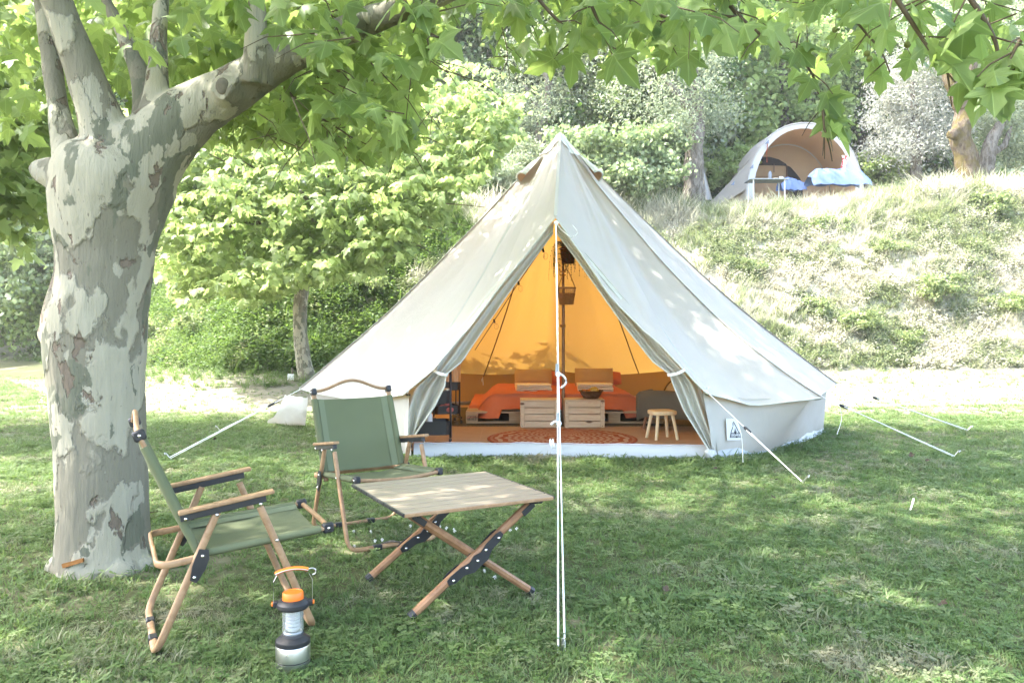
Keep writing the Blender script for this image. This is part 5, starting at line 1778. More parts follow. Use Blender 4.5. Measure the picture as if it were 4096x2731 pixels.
fruit('orange', 'small orange in the middle of the wicker bowl', -.03, -.03, .075, .032, plain('orange peel', (.6, .2, .02), .5), 'orange')
fruit('peach', 'reddish peach at the left side of the wicker bowl', -.075, -.01, .078, .033, plain('peach', (.55, .22, .06), .6), 'peach')

# stool
st = thing('stool', 'small light birch stool with four round legs by the tent door', 'stool', (gp(2640, 1748, FZ).x, 8.24, FZ), .25)
mb = MB()
n = 40
out = []
for j in range(n):
    a = 2 * PI * j / n
    sup = (abs(math.cos(a)) ** 3.6 + abs(math.sin(a)) ** 3.6) ** (-1 / 3.6)
    out.append(Vector((.132 * sup * math.cos(a), .132 * sup * math.sin(a), 0)))
rws = [[p * s + Vector((0, 0, z)) for p in out] for s, z in ((.93, .252), (.985, .255), (1, .262), (1, .283), (.985, .290), (.93, .293))]
mb.grid(rws, closed=True)
mb.f.append(tuple(range(n))[::-1]); mb.f.append(tuple(range(5 * n, 6 * n)))
mb.build('seat', M['stoolwood'], st, 40)
for sx in (-1, 1):
    for sy in (-1, 1):
        MB().tube([(sx * .118, sy * .118, 0), (sx * .08, sy * .08, .255)], [.0165, .0175], 12).build('leg', M['stoolwood'], st, 50)

# armchair seen from behind
ac = thing('armchair', 'low grey-green upholstered armchair half hidden by the right door curtain', 'armchair', (px(2712, 1700, 9.0).x, 9.05, FZ), R(-28))
mb = MB()
rows = []
for i in range(15):                                     # wrap-around back
    t = i / 14
    a = lerp(-.62, .62, t)
    sec = []
    for (dr, z) in ((0, .13), (-.02, .15), (-.015, .36), (.0, .425), (.03, .44), (.06, .43), (.075, .36), (.075, .15), (.05, .13)):
        x = a * (.44 / .62) * (1 + .0)
        curve = .12 * (a / .62) ** 4
        sec.append(Vector((x, -.22 + dr + curve, z - .06 * (abs(a) / .62) ** 6)))
    rows.append(sec)
mb.grid(rows)
b0 = len(mb.v)
mb.f.append(tuple(range(9))); mb.f.append(tuple(range(b0 - 9, b0))[::-1])
mb.build('backrest', M['grey_cloth'], ac, 60)
MB().box((0, .1, .22), (.78, .52, .16), ch=.04).build('seat', M['grey_cloth'], ac, 40)
for sx in (-1, 1):
    MB().box((sx * .4, .1, .28), (.1, .5, .26), ch=.04).build('armrest', M['grey_cloth'], ac, 40)
    for sy in (-.2, .3):
        MB().tube([(sx * .33, sy, .0), (sx * .30, sy + .01, .15)], [.012, .02], 10).build('leg', M['tablewood'], ac, 50)

# black trolleys
def trolley(loc, rz, lab, W, D, trays, top, handle):
    o = thing('trolley', lab, 'trolley', loc, rz, 'black wheeled trolleys beside the bed')
    for z, h in trays:
        mb = MB()
        r = rsec(W, D, .12); r2 = rsec(W - .012, D - .012, .12)
        k = len(r)
        rw = [[Vector((a, b, z)) for a, b in r], [Vector((a, b, z + h)) for a, b in r], [Vector((a, b, z + h)) for a, b in r2], [Vector((a, b, z + .006)) for a, b in r2]]
        mb.grid(rw, closed=True); mb.f.append(tuple(range(k))[::-1]); mb.f.append(tuple(range(3 * k, 4 * k)))
        mb.build('tray', M['blackmetal'], o, 30)
    for sx in (-1, 1):
        pts = [(sx * (W / 2 + .008), -.08, .09), (sx * (W / 2 + .008), -.08, top - .03), (sx * (W / 2 + .008), -.05, top), (sx * (W / 2 + .008), .05, top), (sx * (W / 2 + .008), .08, top - .03), (sx * (W / 2 + .008), .08, .09)]
        MB().tube(pts, .011, 8).build('side_frame', M['blackmetal'], o, 60)
        MB().tube([(sx * (W / 2 + .008), -D / 2 - .02, .075), (sx * (W / 2 + .008), D / 2 + .02, .075)], .011, 8).build('foot_rail', M['blackmetal'], o, 60)
        for sy in (-1, 1):
            c = Vector((sx * (W / 2 + .008), sy * (D / 2 + .01), .026))
            w = MB().lathe([(.006, -.011), (.024, -.011), (.026, -.006), (.026, .006), (.024, .011), (.006, .011)], 14, c, Matrix.Rotation(R(90), 4, 'Y').to_3x3()).build('castor', M['black'], o, 40)
            MB().bar(c + Vector((.014, 0, -.004)), c + Vector((.014, 0, .05)), .02, .004).build('fork', M['steel'], w, 0)
    return o
t1 = trolley((-.785, 7.75, FZ), R(6), 'black trolley with a glass jar on top right behind the left door curtain', .36, .27, ((.12, .13), (.42, .12)), .72, True)
t2 = trolley((-.80, 9.55, FZ), R(20), 'black trolley with pink things in its lower tray further back by the bed', .30, .27, ((.12, .10), (.40, .10)), .58, True)
o = thing('glass_jar', 'clear round glass jar standing on the front black trolley', 'jar', (px(1786, 1570, 7.7).x, 7.72, FZ + .427))
gm = NT('glass')
g_ = gm.n("BsdfGlass"); g_.inputs["IOR"].default_value = 1.3; g_.inputs["Roughness"].default_value = .02
tr_ = gm.n("BsdfTransparent"); mx_ = gm.n("MixShader"); mx_.inputs[0].default_value = .6
gm.l(g_.outputs[0], mx_.inputs[1]); gm.l(tr_.outputs[0], mx_.inputs[2]); M['glass'] = gm.done(mx_)
MB().lathe([(.02, 0), (.032, .006), (.045, .04), (.047, .07), (.038, .10), (.03, .112), (.027, .11), (.035, .098), (.043, .07), (.041, .04), (.03, .01)], 20).build('body', M['glass'], o, 60)
MB().lathe([(.031, .112), (.034, .114), (.034, .128), (.02, .132)], 18).build('lid', M['steel'], o, 40)
pinkm = plain('pink fabric', (.55, .2, .2), .9, .1, var=.5, scale=30, bump=.5)
o = thing('cloth_bundle', 'small pink patterned bundle in the lower tray of the rear trolley', 'bundle', (-.80, 9.5, FZ + .126))
mb = MB(); mb.ball((.05, -.03, .045), (.07, .06, .045), 12, 8); mb.ball((-.02, .02, .05), (.06, .05, .05), 12, 8); mb.ball((.03, 0, .1), (.03, .03, .035), 10, 6)
mb.build('folds', pinkm, o, 180)
o = thing('white_tube', 'white plastic bottle standing in the lower tray of the front trolley', 'bottle', (t1.location.x - .02, 7.78, FZ + .127))
mb = MB(); mb.lathe([(.03, 0), (.032, .01), (.032, .17), (.02, .19), (.014, .20)], 14); mb.build('body', M['white'], o, 50)
MB().lathe([(.016, .2), (.016, .225)], 12).build('cap', M['blue'], o, 40)

# muslin hanging beside the curtain
o = thing('muslin_cloth', 'cream muslin cloth hanging at the left behind the trolley', 'cloth', px(1815, 1540, 9.3))
rows = []
for i in range(12):
    t = i / 11
    rows.append([px(lerp(1770, 1843, s) - 8 * (1 - t) * (1 - s), lerp(1400, 1527, t), 9.3 + .03 * math.sin(s * 17 + .6 * math.sin(t * 4))) for s in np.linspace(0, 1, 20)])
mb = MB(); mb.grid(rows); mb.build('cloth', M['curtain'], o, 180, world=True)

# hanging basket and fern
def basket_mb(r0, r1, h, rows_, seed=0, open_top=0):
    mb = MB()
    nst = 26
    for j in range(nst):
        a = 2 * PI * j / nst
        mb.tube([(lerp(r0, r1, t) * math.cos(a), lerp(r0, r1, t) * math.sin(a), h * t) for t in (0, .5, 1)], .0035, 4)
    for k in range(rows_):
        t = k / (rows_ - 1) * (1 - open_top)
        r = lerp(r0, r1, t)
        mb.tube([((r + .004 * (-1) ** (j + k)) * math.cos(2 * PI * j / 52), (r + .004 * (-1) ** (j + k)) * math.sin(2 * PI * j / 52), h * t) for j in range(52)], h * (1 - open_top) / rows_ * .45, 4, closed=True)
    mb.tube([(r1 * math.cos(a), r1 * math.sin(a), h) for a in np.linspace(0, 2 * PI, 30, endpoint=False)], .007, 6, closed=True)
    mb.lathe([(.001, .004), (r0, .004)], 20, cap=False)
    return mb
c = px(2266, 1217, 9.25)
hb = thing('hanging_basket', 'small brown wicker basket hung on the tent pole', 'basket', c)
basket_mb(.075, .107, .19, 11, open_top=.36).build('basket', M['wicker'], hb, 60)
mb = MB()
mb.tube(polyline([(-.1, 0, .19), (-.045, 0, .33), (0, 0, .40), (.045, 0, .33), (.1, 0, .19)], 14), .005, 5)
mb.tube(polyline([(0, 0, .40), (-.035, .06, .55), (-.04, .08, .62)], 8), .006, 5)
mb.build('cord', M['tan_rope'], hb, 60)
mb = MB()
for v in (1086, 1100, 1300, 1306):
    p = px(2252, v, 9.33)
    mb.tube([p + Vector((.03 * math.cos(a), .03 * math.sin(a) + .04, .004 * math.sin(a))) for a in np.linspace(0, 2 * PI, 14, endpoint=False)], .007, 5, closed=True)
mb.tube(polyline([px(2252, 1090, 9.28), px(2264, 1075, 9.26), px(2262, 1060, 9.28)], 6), .006, 5)
mb.build('knots', M['tan_rope'], hb, 60, world=True)

c = px(2272, 1052, 9.1)
fp = thing('hanging_fern', 'dark fern in a wicker basket hung high on the tent pole', 'plant', c)
basket_mb(.065, .085, .17, 10).build('basket', M['darkwicker'], fp, 60)
mb = MB()
random.seed(4)
for k in range(46):
    a = random.uniform(0, 2 * PI); L = random.uniform(.16, .36)
    d = Vector((math.cos(a), math.sin(a), 0))
    P = [d * (.06 + L * .55 * (1 - (1 - t) ** 2)) + Vector((0, 0, .18 + .09 * math.sin(PI * min(1, t * 1.2)) - (L * 1.05) * t * t)) for t in np.linspace(0, 1, 12)]
    for i in range(1, 12):
        t = i / 11; ax = (P[i] - P[i - 1]).normalized(); sd = ax.cross(Vector((0, 0, 1))).normalized() * (.03 * (1 - t * .8))
        for sg in (-1, 1):
            mb.add([P[i], P[i] + sd * sg * .5 + ax * .007, P[i] + sd * sg + ax * .004, P[i] + sd * sg * .5 - ax * .005], [(0, 1, 2, 3)])
    mb.tube(P, .0015, 3)
mb.build('fronds', tint('fern frond', (.035, .06, .015), (.07, .1, .03), (.1, .14, .03)), fp, 0, kind='stuff')
MB().tube(polyline([(0, 0, .17), (-.01, .05, .5), (-.05, .2, .9)], 8), .004, 5).build('cord', M['tan_rope'], fp, 60)

# string of bulbs along the left seam
sl = thing('string_lights', 'dark cable of clear bulbs strung inside the left of the tent roof', 'string lights', px(2140, 1050, 8.6))
pth = polyline([px(2212, 935, 7.6), px(2150, 1020, 8.3), px(2075, 1130, 9.0), px(1990, 1262, 9.5), px(1900, 1400, 10.2)], 30)
MB().tube(pth, .005, 5).build('cable', M['black'], sl, 60, world=True)
for (u, v, y) in ((2170, 995, 8.05), (2072, 1128, 8.95), (1975, 1280, 9.55)):
    p = px(u, v, y)
    mb = MB(); mb.tube([p + Vector((0, 0, .01)), p + Vector((.012, 0, -.035))], .012, 10)
    h_ = mb.build('lamp_holder', M['black'], sl, 60, world=True)
    mb = MB(); mb.ball(p + Vector((.03, 0, -.075)), (.027, .027, .036), 12, 9)
    mb.build('bulb', M['glass'], h_, 180, world=True)
# ------------------------------------------------------------------ folding chairs
def rivet_at(parent, p, ax, r=.0065):
    q = Vector(ax).normalized()
    m = q.to_track_quat('Z', 'Y').to_matrix()
    MB().lathe([(r, 0), (r, .0015), (r * .6, .004), (.0005, .0048)], 10, p, m).build('rivet', M['rivet'], parent, 60)

def camp_chair(loc, rz, label, group):
    c = thing('folding_chair', label, 'chair', loc, rz, group)
    W = .262                                            # half width of the leg frames
    def loop_frame(y0, ytop, ztop, name):
        """U of bent wood: two legs joined by a bar on the grass"""
        cr = .055
        top_l, top_r = Vector((-W, ytop, ztop)), Vector((W, ytop, ztop))
        bl, br = Vector((-W, y0, .014)), Vector((W, y0, .014))
        dl = (top_l - bl).normalized(); dr = (top_r - br).normalized()
        P = [top_l, top_l.lerp(bl, .5)]
        def corner(b, d, e, flip):
            out = []
            for t in np.linspace(0, 1, 7):
                a = b + d * cr * 1.2; z = b + e * cr * 1.2
                q = a.lerp(b, t).lerp(b.lerp(z, t), t)
                out.append(q)
            return out if not flip else out[::-1]
        P += corner(bl, dl, Vector((1, 0, 0)), False) + [Vector((-.07, y0, .014)), Vector((.07, y0, .014))] + corner(br, dr, Vector((-1, 0, 0)), True) + [top_r.lerp(br, .5), top_r]
        sgn = 1 if ytop > y0 else -1
        o = MB().sweep(P, rsec(.019, .027, .25), up=(0, 1, .35 * sgn)).build(name, M['wood'], c, 50)
        for x in (-.10, .10):
            MB().box((x, y0, .0145), (.05, .031, .028), ch=.004).build('joint_sleeve', M['black'], o, 30)
        return o
    rear = loop_frame(0 - .285, .21 - .285, .505, 'rear_leg_frame')
    front = loop_frame(.57 - .285, .365 - .285, .508, 'front_leg_frame')
    Y = lambda y: y - .285
    for sx in (-1, 1):
        x = sx * W
        # armrest: wooden bar with black channel below
        arm = MB().bar((x + sx * .008, Y(.075), .516), (x + sx * .008, Y(.415), .566), .034, .016, ch=.004).build('armrest', M['wood'], c, 30)
        k = MB().bar((x + sx * .004, Y(.082), .4965), (x + sx * .004, Y(.385), .541), .022, .025, ch=.002).build('channel', M['black'], arm, 30)
        for (y, z) in ((.10, .494), (.208, .498), (.365, .522)):
            rivet_at(k, (x + sx * .0152, Y(y), z), (sx, 0, 0))
        # back post, seat side rail
        p0, p1 = Vector((x - sx * .024, Y(.165), .315)), Vector((x - sx * .024, Y(-.052), .80))
        MB().sweep([p0, p1], rsec(.017, .026, .25), up=(1, 0, 0)).build('back_post', M['wood'], c, 50)
        s0, s1 = Vector((x - sx * .022, Y(.135), .352)), Vector((x - sx * .022, Y(.622), .394))
        MB().sweep([s0, s1], rsec(.017, .026, .25), up=(1, 0, 0)).build('seat_rail', M['wood'], c, 50)
        # black hinge plate
        hp = MB().sweep([Vector((x + sx * .012, Y(.163), .375)), Vector((x + sx * .012, Y(.158), .345)), Vector((x + sx * .012, Y(.145), .31)), Vector((x + sx * .012, Y(.13), .27)), Vector((x + sx * .012, Y(.125), .262))],
                        [(-.024, -.004), (.024, -.004), (.024, .004), (-.024, .004)], up=(1, 0, 0), scl=[.7, 1.0, 1.0, .62, .5]).build('hinge_plate', M['black'], c, 20)
        rivet_at(hp, (x + sx * .016, Y(.158), .352), (sx, 0, 0)); rivet_at(hp, (x + sx * .016, Y(.13), .277), (sx, 0, 0))
        rivet_at(front, (x + sx * .0135, Y(.425), .377), (sx, 0, 0))
        # end caps
        for nm, q in (('post_cap', Vector((x - sx * .024, Y(-.052), .803))), ('rail_cap', Vector((x - sx * .022, Y(.63), .395)))):
            cp = MB().box(q, (.03, .044, .040), Matrix.Rotation(R(20 if nm == 'post_cap' else 5), 3, 'X'), ch=.006).build(nm, M['black'], c, 40)
            rivet_at(cp, q + Vector((sx * .0152, 0, 0)), (sx, 0, 0))
    # bowed top rail and seat front rail, looped stretcher behind the seat
    pts = [Vector((lerp(-W + .03, W - .03, t), Y(-.058), .807 + .058 * (0.5 - 0.5 * math.cos(2 * PI * t)) ** 1.1)) for t in np.linspace(0, 1, 22)]
    MB().tube(pts, .0095, 8).build('top_rail', M['wood'], c, 60)
    pts = [Vector((lerp(-W + .03, W - .03, t), Y(.634) + .016 * math.sin(PI * t), .393 - .012 * math.sin(PI * t))) for t in np.linspace(0, 1, 14)]
    MB().tube(pts, .0105, 8).build('front_rail', M['wood'], c, 60)
    a = [Vector((-W + .006, Y(.15), .342)), Vector((-W + .004, Y(.07), .333))]
    cor = [Vector((-W + .004 + .05 * (1 - math.cos(t)), Y(.045) - .04 * math.sin(t), .33)) for t in np.linspace(0, PI / 2, 6)]
    P = a + cor
    P = P + [Vector((-p.x, p.y, p.z)) for p in P[::-1]]
    MB().sweep(P, rsec(.014, .026, .25)).build('rear_stretcher', M['wood'], c, 60)
    # seat and back cloth: sling with folded hems round the rails
    def sling(p0, p1, q0, q1, sag, nrm, name, wrap):
        rows = []
        for i in range(15):
            t = i / 14
            l, r = p0.lerp(p1, t), q0.lerp(q1, t)
            row = []
            for j in range(25):
                s = j / 24
                wv = .006 * mnoise.noise((s * 5, t * 4, 2.0 + len(name))) + .0035 * mnoise.noise((s * 3 + t * 2, t * 16 - s * 4, 5.0 + len(name)))
                row.append(l.lerp(r, s) + nrm * (-(4 * s * (1 - s)) * sag * (0.75 + .25 * math.sin(PI * t)) + wv))
            rows.append(row)
        mb = MB(); mb.grid(rows); mb.grid([[p - nrm * .003 for p in row][::-1] for row in rows])
        o = mb.build(name, M['green_cloth'], c, 180)
        for (a, b) in ((p0, p1), (q0, q1)):
            MB().sweep([a, b], rsec(.029, .038, .32), up=(1, 0, 0)).build('sleeve', M['green_cloth'], o, 60)
        for (a, b, e, f) in ((p0, p1, q0, q1), (q0, q1, p0, p1)):
            mb = MB()
            d = (e - a).normalized() * .058
            w = [a + d * .35 + nrm * .0005, b + d * .35 + nrm * .0005, b + d + nrm * (-.004 - sag * .30), a + d + nrm * (-.004 - sag * .26)]
            w = [p + nrm * .0055 for p in w]
            mb.add(w, [(0, 1, 2, 3)])
            mb.build('hem', M['green_cloth2'], o)
        return o
    xx = W - .022
    sling(Vector((-xx, Y(.15), .353)), Vector((-xx, Y(.60), .392)), Vector((xx, Y(.15), .353)), Vector((xx, Y(.60), .392)), .022, Vector((0, -.086, 1)).normalized(), 'seat', 1)
    xx = W - .024
    d = Vector((0, -.052 - .165, .80 - .315)).normalized()
    lo, hi = Vector((0, Y(.165), .315)) + d * .055, Vector((0, Y(-.052), .80)) - d * .042
    X = Vector((xx, 0, 0))
    sling(lo - X, hi - X, lo + X, hi + X, .020, Vector((0, d.z, -d.y)).normalized(), 'backrest', 1)
    return c

def facing(dx, dy): return math.atan2(-dx, dy)
camp_chair((-1.15, 3.245, 0), facing(.893, .456), 'green canvas folding chair seen from the side beside the big plane trunk', 'wooden folding chairs on the lawn')
camp_chair((-.79, 4.57, 0), facing(.54, -.84), 'green canvas folding chair facing the camera behind the slatted table', 'wooden folding chairs on the lawn')

# ------------------------------------------------------------------ slatted roll-top table
tb = thing('folding_table', 'low folding table with slatted wooden top and crossed legs on the grass', 'table', (-.285, 3.645, 0), math.atan2(.476, .88))
TW, TD, TH = .70, .685, .45
for k in range(9):
    d = TD / 9
    yk = -TD / 2 + d * (k + .5)
    prof = [(-d / 2 + .0034, -.012), (d / 2 - .0034, -.012), (d / 2 - .0034, -.004), (d / 2 - .0062, 0), (-d / 2 + .0062, 0), (-d / 2 + .0034, -.004)]
    sl_ = MB().sweep([(-TW / 2 + .004, yk, TH), (TW / 2 - .004, yk, TH)], [(-a, b) for a, b in prof][::-1]).build('slat', M['tabletop'], tb, 20)
    for sx in (-1, 1):
        MB().box((sx * (TW / 2 - .001), yk, TH - .0065), (.010, d - .002, .014), ch=.002).build('end_cap', M['black'], sl_, 20)
MB().box((0, -TD / 2 + .001, TH - .009), (TW - .008, .006, .014), ch=.002).build('edge_strip', M['wood'], tb)
lx, ly = .275, .275
def leg(p0, p1):
    p0, p1 = Vector(p0), Vector(p1)
    o = MB().sweep([p0, p1], rsec(.032, .036, .3), up=(0, 1, 0)).build('leg', M['tablewood'], tb, 40)
    d = (p1 - p0).normalized()
    MB().sweep([p0 - d * .004, p0 + d * .022], rsec(.036, .040, .3), up=(0, 1, 0)).build('foot', M['black'], o, 40)
    return o
for sy in (-1, 1):
    y = sy * ly
    A0, A1 = Vector((-lx - .02, y + sy * .0, .012)), Vector((lx + .0, y, TH - .03))
    B0, B1 = Vector((lx + .02, y - sy * .038, .012)), Vector((-lx - .0, y - sy * .038, TH - .03))
    leg(A0, A1); l2 = leg(B0, B1)
    mid = A0.lerp(A1, .5)
    d = (A1 - A0).normalized(); up = Vector((0, 1, 0)); n_ = Vector((-d.z, 0, d.x))
    for off in (-.021, .021):
        yy = y + off * 1.0
        P = [mid + d * s + n_ * w for s, w in ((-.155, .004), (-.13, .0), (-.075, -.004), (-.035, -.02), (.0, -.014), (.035, -.02), (.075, -.004), (.13, .0), (.155, .004))]
        P = [Vector((p.x, yy, p.z)) for p in P]
        mb = MB().sweep(P, [(-.002, -.015), (.002, -.015), (.002, .015), (-.002, .015)], up=n_, scl=[.7, 1.25, 1.25, 1.6, 1.85, 1.6, 1.25, 1.25, .7])
        br = mb.build('cross_bracket', M['black'], tb, 30)
        if off * -1 > 0 or sy > 0:
            for s in (-.13, -.055, 0, .055, .13):
                p = mid + d * s + n_ * (-.014 if s == 0 else -.004)
                rivet_at(br, (p.x, yy - .0025, p.z), (0, -1, 0), .007)
    for (top, sx) in ((A1, 1), (B1, -1)):
        hb_ = MB().box(top + Vector((sx * .012, 0, .006)), (.07, .045, .026), ch=.005).build('top_bracket', M['black'], tb, 30)
        MB().bar(top + Vector((0, -.018, -.005)), top + Vector((-sx * .055, -.018, -.045)), .004, .026, ch=.001).build('strut', M['black'], hb_, 20)
        rivet_at(hb_, top + Vector((sx * .018, -.0235, .006)), (0, -1, 0), .008)
MB().box((0, 0, TH - .0155), (TW - .03, TD - .03, .005)).build('gap_shade', M['black'], tb)  # black sheet added under the slats so their gaps look shaded
# rails the slats lie on
for sx in (-1, 1):
    MB().bar((sx * lx, -TD / 2 + .02, TH - .021), (sx * lx, TD / 2 - .02, TH - .021), .02, .014, ch=.003).build('rail', M['black'], tb, 20)

# ------------------------------------------------------------------ lantern
ln = thing('lantern', 'steel and black camping lantern with orange cap standing in the grass', 'lantern', gp(1172, 2662), R(12))
gm = NT('lantern tube'); g1_ = gm.n('BsdfGlossy'); g1_.inputs['Roughness'].default_value = .05; d1_ = gm.n('BsdfDiffuse'); d1_.inputs['Color'].default_value = (.75, .78, .8, 1)
t1_ = gm.n('BsdfTransparent'); m1_ = gm.n('MixShader'); m1_.inputs[0].default_value = .35; m2_ = gm.n('MixShader'); m2_.inputs[0].default_value = .72
gm.l(g1_.outputs[0], m1_.inputs[1]); gm.l(d1_.outputs[0], m1_.inputs[2]); gm.l(m1_.outputs[0], m2_.inputs[1]); gm.l(t1_.outputs[0], m2_.inputs[2]); M['tube'] = gm.done(m2_)
def lat(name, prof, mat, parent=ln, n=32, sm_=35): return MB().lathe(prof, n).build(name, mat, parent, sm_)
base = lat('base', [(.055, .0), (.0585, .004), (.0595, .016), (.0595, .024)], M['steel'])
lat('base_ring', [(.0575, .024), (.0575, .028)], M['black'])
lat('battery_case', [(.0595, .028), (.0595, .078), (.0585, .080)], M['steel'])
lat('collar', [(.0585, .079), (.0605, .084), (.059, .096), (.047, .106), (.040, .110), (.038, .118), (.034, .118)], M['black'])
lat('glass_tube', [(.036, .116), (.0365, .13), (.0365, .20), (.035, .21), (.0335, .21), (.0345, .20), (.0345, .13), (.034, .118)], M['tube'])
inner = lat('reflector', [(.030, .118), (.033, .121), (.030, .126), (.02, .128), (.019, .132)], M['steel'])
for k in range(6):
    z = .132 + k * .0125
    MB().lathe([(.0205, z), (.0255, z + .002), (.0255, z + .0095), (.0205, z + .0115)], 20).build('lens_ring', plain('frosted lens', (.78, .8, .82), .25, .5) if k == 0 else bpy.data.materials['frosted lens'], inner, 30)
lat('top_ring', [(.036, .204), (.052, .206), (.0565, .213), (.056, .224), (.048, .234), (.038, .238), (.036, .236)], M['black'])
lat('cap', [(.0365, .234), (.037, .240), (.036, .258), (.033, .2625), (.0305, .2625), (.029, .2605), (.001, .2605)], M['orange'])
for sx in (-1, 1):
    ear = MB().box((sx * .058, 0, .222), (.02, .022, .022), ch=.004).build('lug', M['black'], ln, 30)
    MB().lathe([(.008, 0), (.008, .004), (.004, .006)], 12, (sx * .068, 0, .222), Matrix.Rotation(R(90 * sx), 3, 'Y')).build('pivot', M['orange'], ear, 40)
    MB().tube([(sx * .0665, 0, .222), (sx * .0665, .0, .30), (sx * .055, 0, .322)], .0012, 5).build('wire', M['steel'], ln, 60)
hd = MB().sweep([Vector((x, 0, .332 + .012 * (1 - (x / .06) ** 2) + .05 * x)) for x in np.linspace(-.06, .052, 12)], rsec(.019, .011, .35)).build('handle', M['orange'], ln, 60)
MB().sweep([Vector((x, -.0101, .3312 + .012 * (1 - (x / .06) ** 2) + .05 * x)) for x in np.linspace(-.0605, .053, 12)], rsec(.002, .0028, .3)).build('rail', M['steel'], hd, 60)
MB().tube(polyline([(.05, 0, .338), (.066, 0, .341), (.077, 0, .335), (.076, 0, .322), (.066, 0, .318)], 12), .0026, 6).build('hook', M['steel'], hd, 60)

# ------------------------------------------------------------------ dome tent on the bank and its camp things
DY = 22.8
dx0 = (3215 - 2048) / FOC * DY
gz = tz(dx0, DY)
dome = thing('dome_tent', 'grey tunnel tent with tan lining and wide arched opening on top of the bank', 'tent', (dx0, DY, gz))
def arch(u0, u1, vtop, vg, y, n=26, p=2.0):
    """arched hoop between ground points; a little squared"""
    out = []
    for a in np.linspace(PI, 0, n):
        c, s = math.cos(a), math.sin(a)
        e = 2 / p
        u = (u0 + u1) / 2 + (u1 - u0) / 2 * math.copysign(abs(c) ** e, c)
        v = vg + (vtop - vg) * abs(s) ** e
        q = px(u, v, DY)
        out.append(Vector((q.x, y, q.z)))
    return out
VG = 800
h0 = arch(2985, 3455, 492, VG, DY, p=2.15)
h1 = arch(2962, 3450, 498, VG, DY + 1.1, p=2.1)
h2 = arch(2975, 3440, 505, VG, DY + 2.4, p=2.1)
h3 = arch(3030, 3400, 640, VG, DY + 3.6, p=2.0)
mb = MB(); mb.grid([h0, h1, h2, h3])
mb.build('fly', M['fly'], dome, 180, world=True)
ins = lambda hoop, k: [Vector((dx0, p.y, gz)).lerp(p, k) for p in hoop]
g0, g1 = ins(arch(3013, 3428, 512, VG, DY + .06, p=2.1), 1), ins(arch(3020, 3420, 525, VG, DY + 1.6, p=2.1), 1)
mb = MB(); mb.grid([g0, g1])
mb.build('lining', M['lining'], dome, 180, world=True)
mb = MB(); mb.grid([h0, [p + Vector((0, -.01, 0)) for p in g0]])
mb.build('front_band', canvas('pale band', (.66, .66, .66), (.5, .5, .5), .15), dome, 180, world=True)
MB().tube(h0, .022, 7).build('hoop', M['fly'], dome, 60, world=True)
wall = arch(3022, 3418, 530, VG, DY + 1.62, p=2.1)
mb = MB(); mb.add(wall, [tuple(range(len(wall)))])
iw = mb.build('inner_wall', cloth('tan inner tent', (.46, .31, .18), .9, .1, 200, .2, (.55, .35, .18), .8), dome, 0, world=True)
def panel(name, uv, y, mat, par=dome):
    q = [px(u, v, DY) for u, v in uv]; q = [Vector((p.x, y, p.z)) for p in q]
    m = len(q)
    mb = MB(); mb.add(q + [p + Vector((0, .015, 0)) for p in q], [tuple(range(m))[::-1], tuple(range(m, 2 * m))] + [(i, (i + 1) % m, m + (i + 1) % m, m + i) for i in range(m)])
    return mb.build(name, mat, par, 0, world=True)
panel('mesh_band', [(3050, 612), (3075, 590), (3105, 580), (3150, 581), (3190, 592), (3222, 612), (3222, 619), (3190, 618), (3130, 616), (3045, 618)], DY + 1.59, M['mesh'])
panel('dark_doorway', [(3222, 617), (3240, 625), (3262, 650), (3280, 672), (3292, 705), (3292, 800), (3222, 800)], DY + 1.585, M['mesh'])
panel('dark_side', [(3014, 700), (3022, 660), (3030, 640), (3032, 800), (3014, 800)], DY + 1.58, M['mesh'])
for (u0, v0, u1, v1, r) in ((3222, 617, 3224, 790, .016), (3026, 640, 3026, 790, .014), (3168, 612, 3168, 648, .012), (3072, 595, 3070, 662, .012), (3020, 667, 3222, 665, .006)):
    a, b = px(u0, v0, DY), px(u1, v1, DY)
    MB().tube([Vector((a.x, DY + 1.56, a.z)), Vector((b.x, DY + 1.56, b.z))], r, 6).build('pole', plain('tent pole', (.12, .06, .04), .5) if 'tent pole' not in bpy.data.materials else bpy.data.materials['tent pole'], dome, 60, world=True)
MB().tube([px(3070, 575, DY - .01), px(3067, 612, DY), px(3068, 650, DY)], .012, 5).build('cord', plain('red cord', (.4, .08, .04), .8), dome, 60, world=True)
# pulled-out wing on the left
rows = []
for i in range(14):
    t = i / 13
    a = h0[int(1 + t * 8)]
    k = h0[int(1 + t * 8)]
    f = 1 + t * 8; i0 = int(f); a = h0[i0].lerp(h0[min(i0 + 1, 25)], f - i0)
    b = px(lerp(2848, 3035, t), lerp(815, 600, t ** 1.15), DY)
    b = Vector((b.x, lerp(DY + 1.6, DY + .2, t), b.z))
    rows.append([a.lerp(b, s) + Vector((0, .05 * math.sin(PI * s), -.07 * math.sin(PI * s) * (1 - t * .6))) for s in np.linspace(0, 1, 10)])
mb = MB(); mb.grid(rows)
mb.build('side_wing', M['fly'], dome, 180, world=True)
for (u, v) in ((3066, 570), (3004, 668), (2928, 735)):
    panel('vent_tab', [(u - 8, v + 8), (u + 8, v - 10), (u + 7, v + 6)], DY - .05, plain('blue grey tab', (.2, .23, .3), .8) if 'blue grey tab' not in bpy.data.materials else bpy.data.materials['blue grey tab'])
rows = []
for i in range(10):
    t = i / 9
    rows.append([px(lerp(lerp(3382, 3375, t), lerp(3386, 3445, t), s), lerp(605, 690, t), DY - .35) + Vector((0, .1 * s, 0)) for s in np.linspace(0, 1, 6)])
mb = MB(); mb.grid(rows); mb.build('front_flap', M['fly'], dome, 180, world=True)

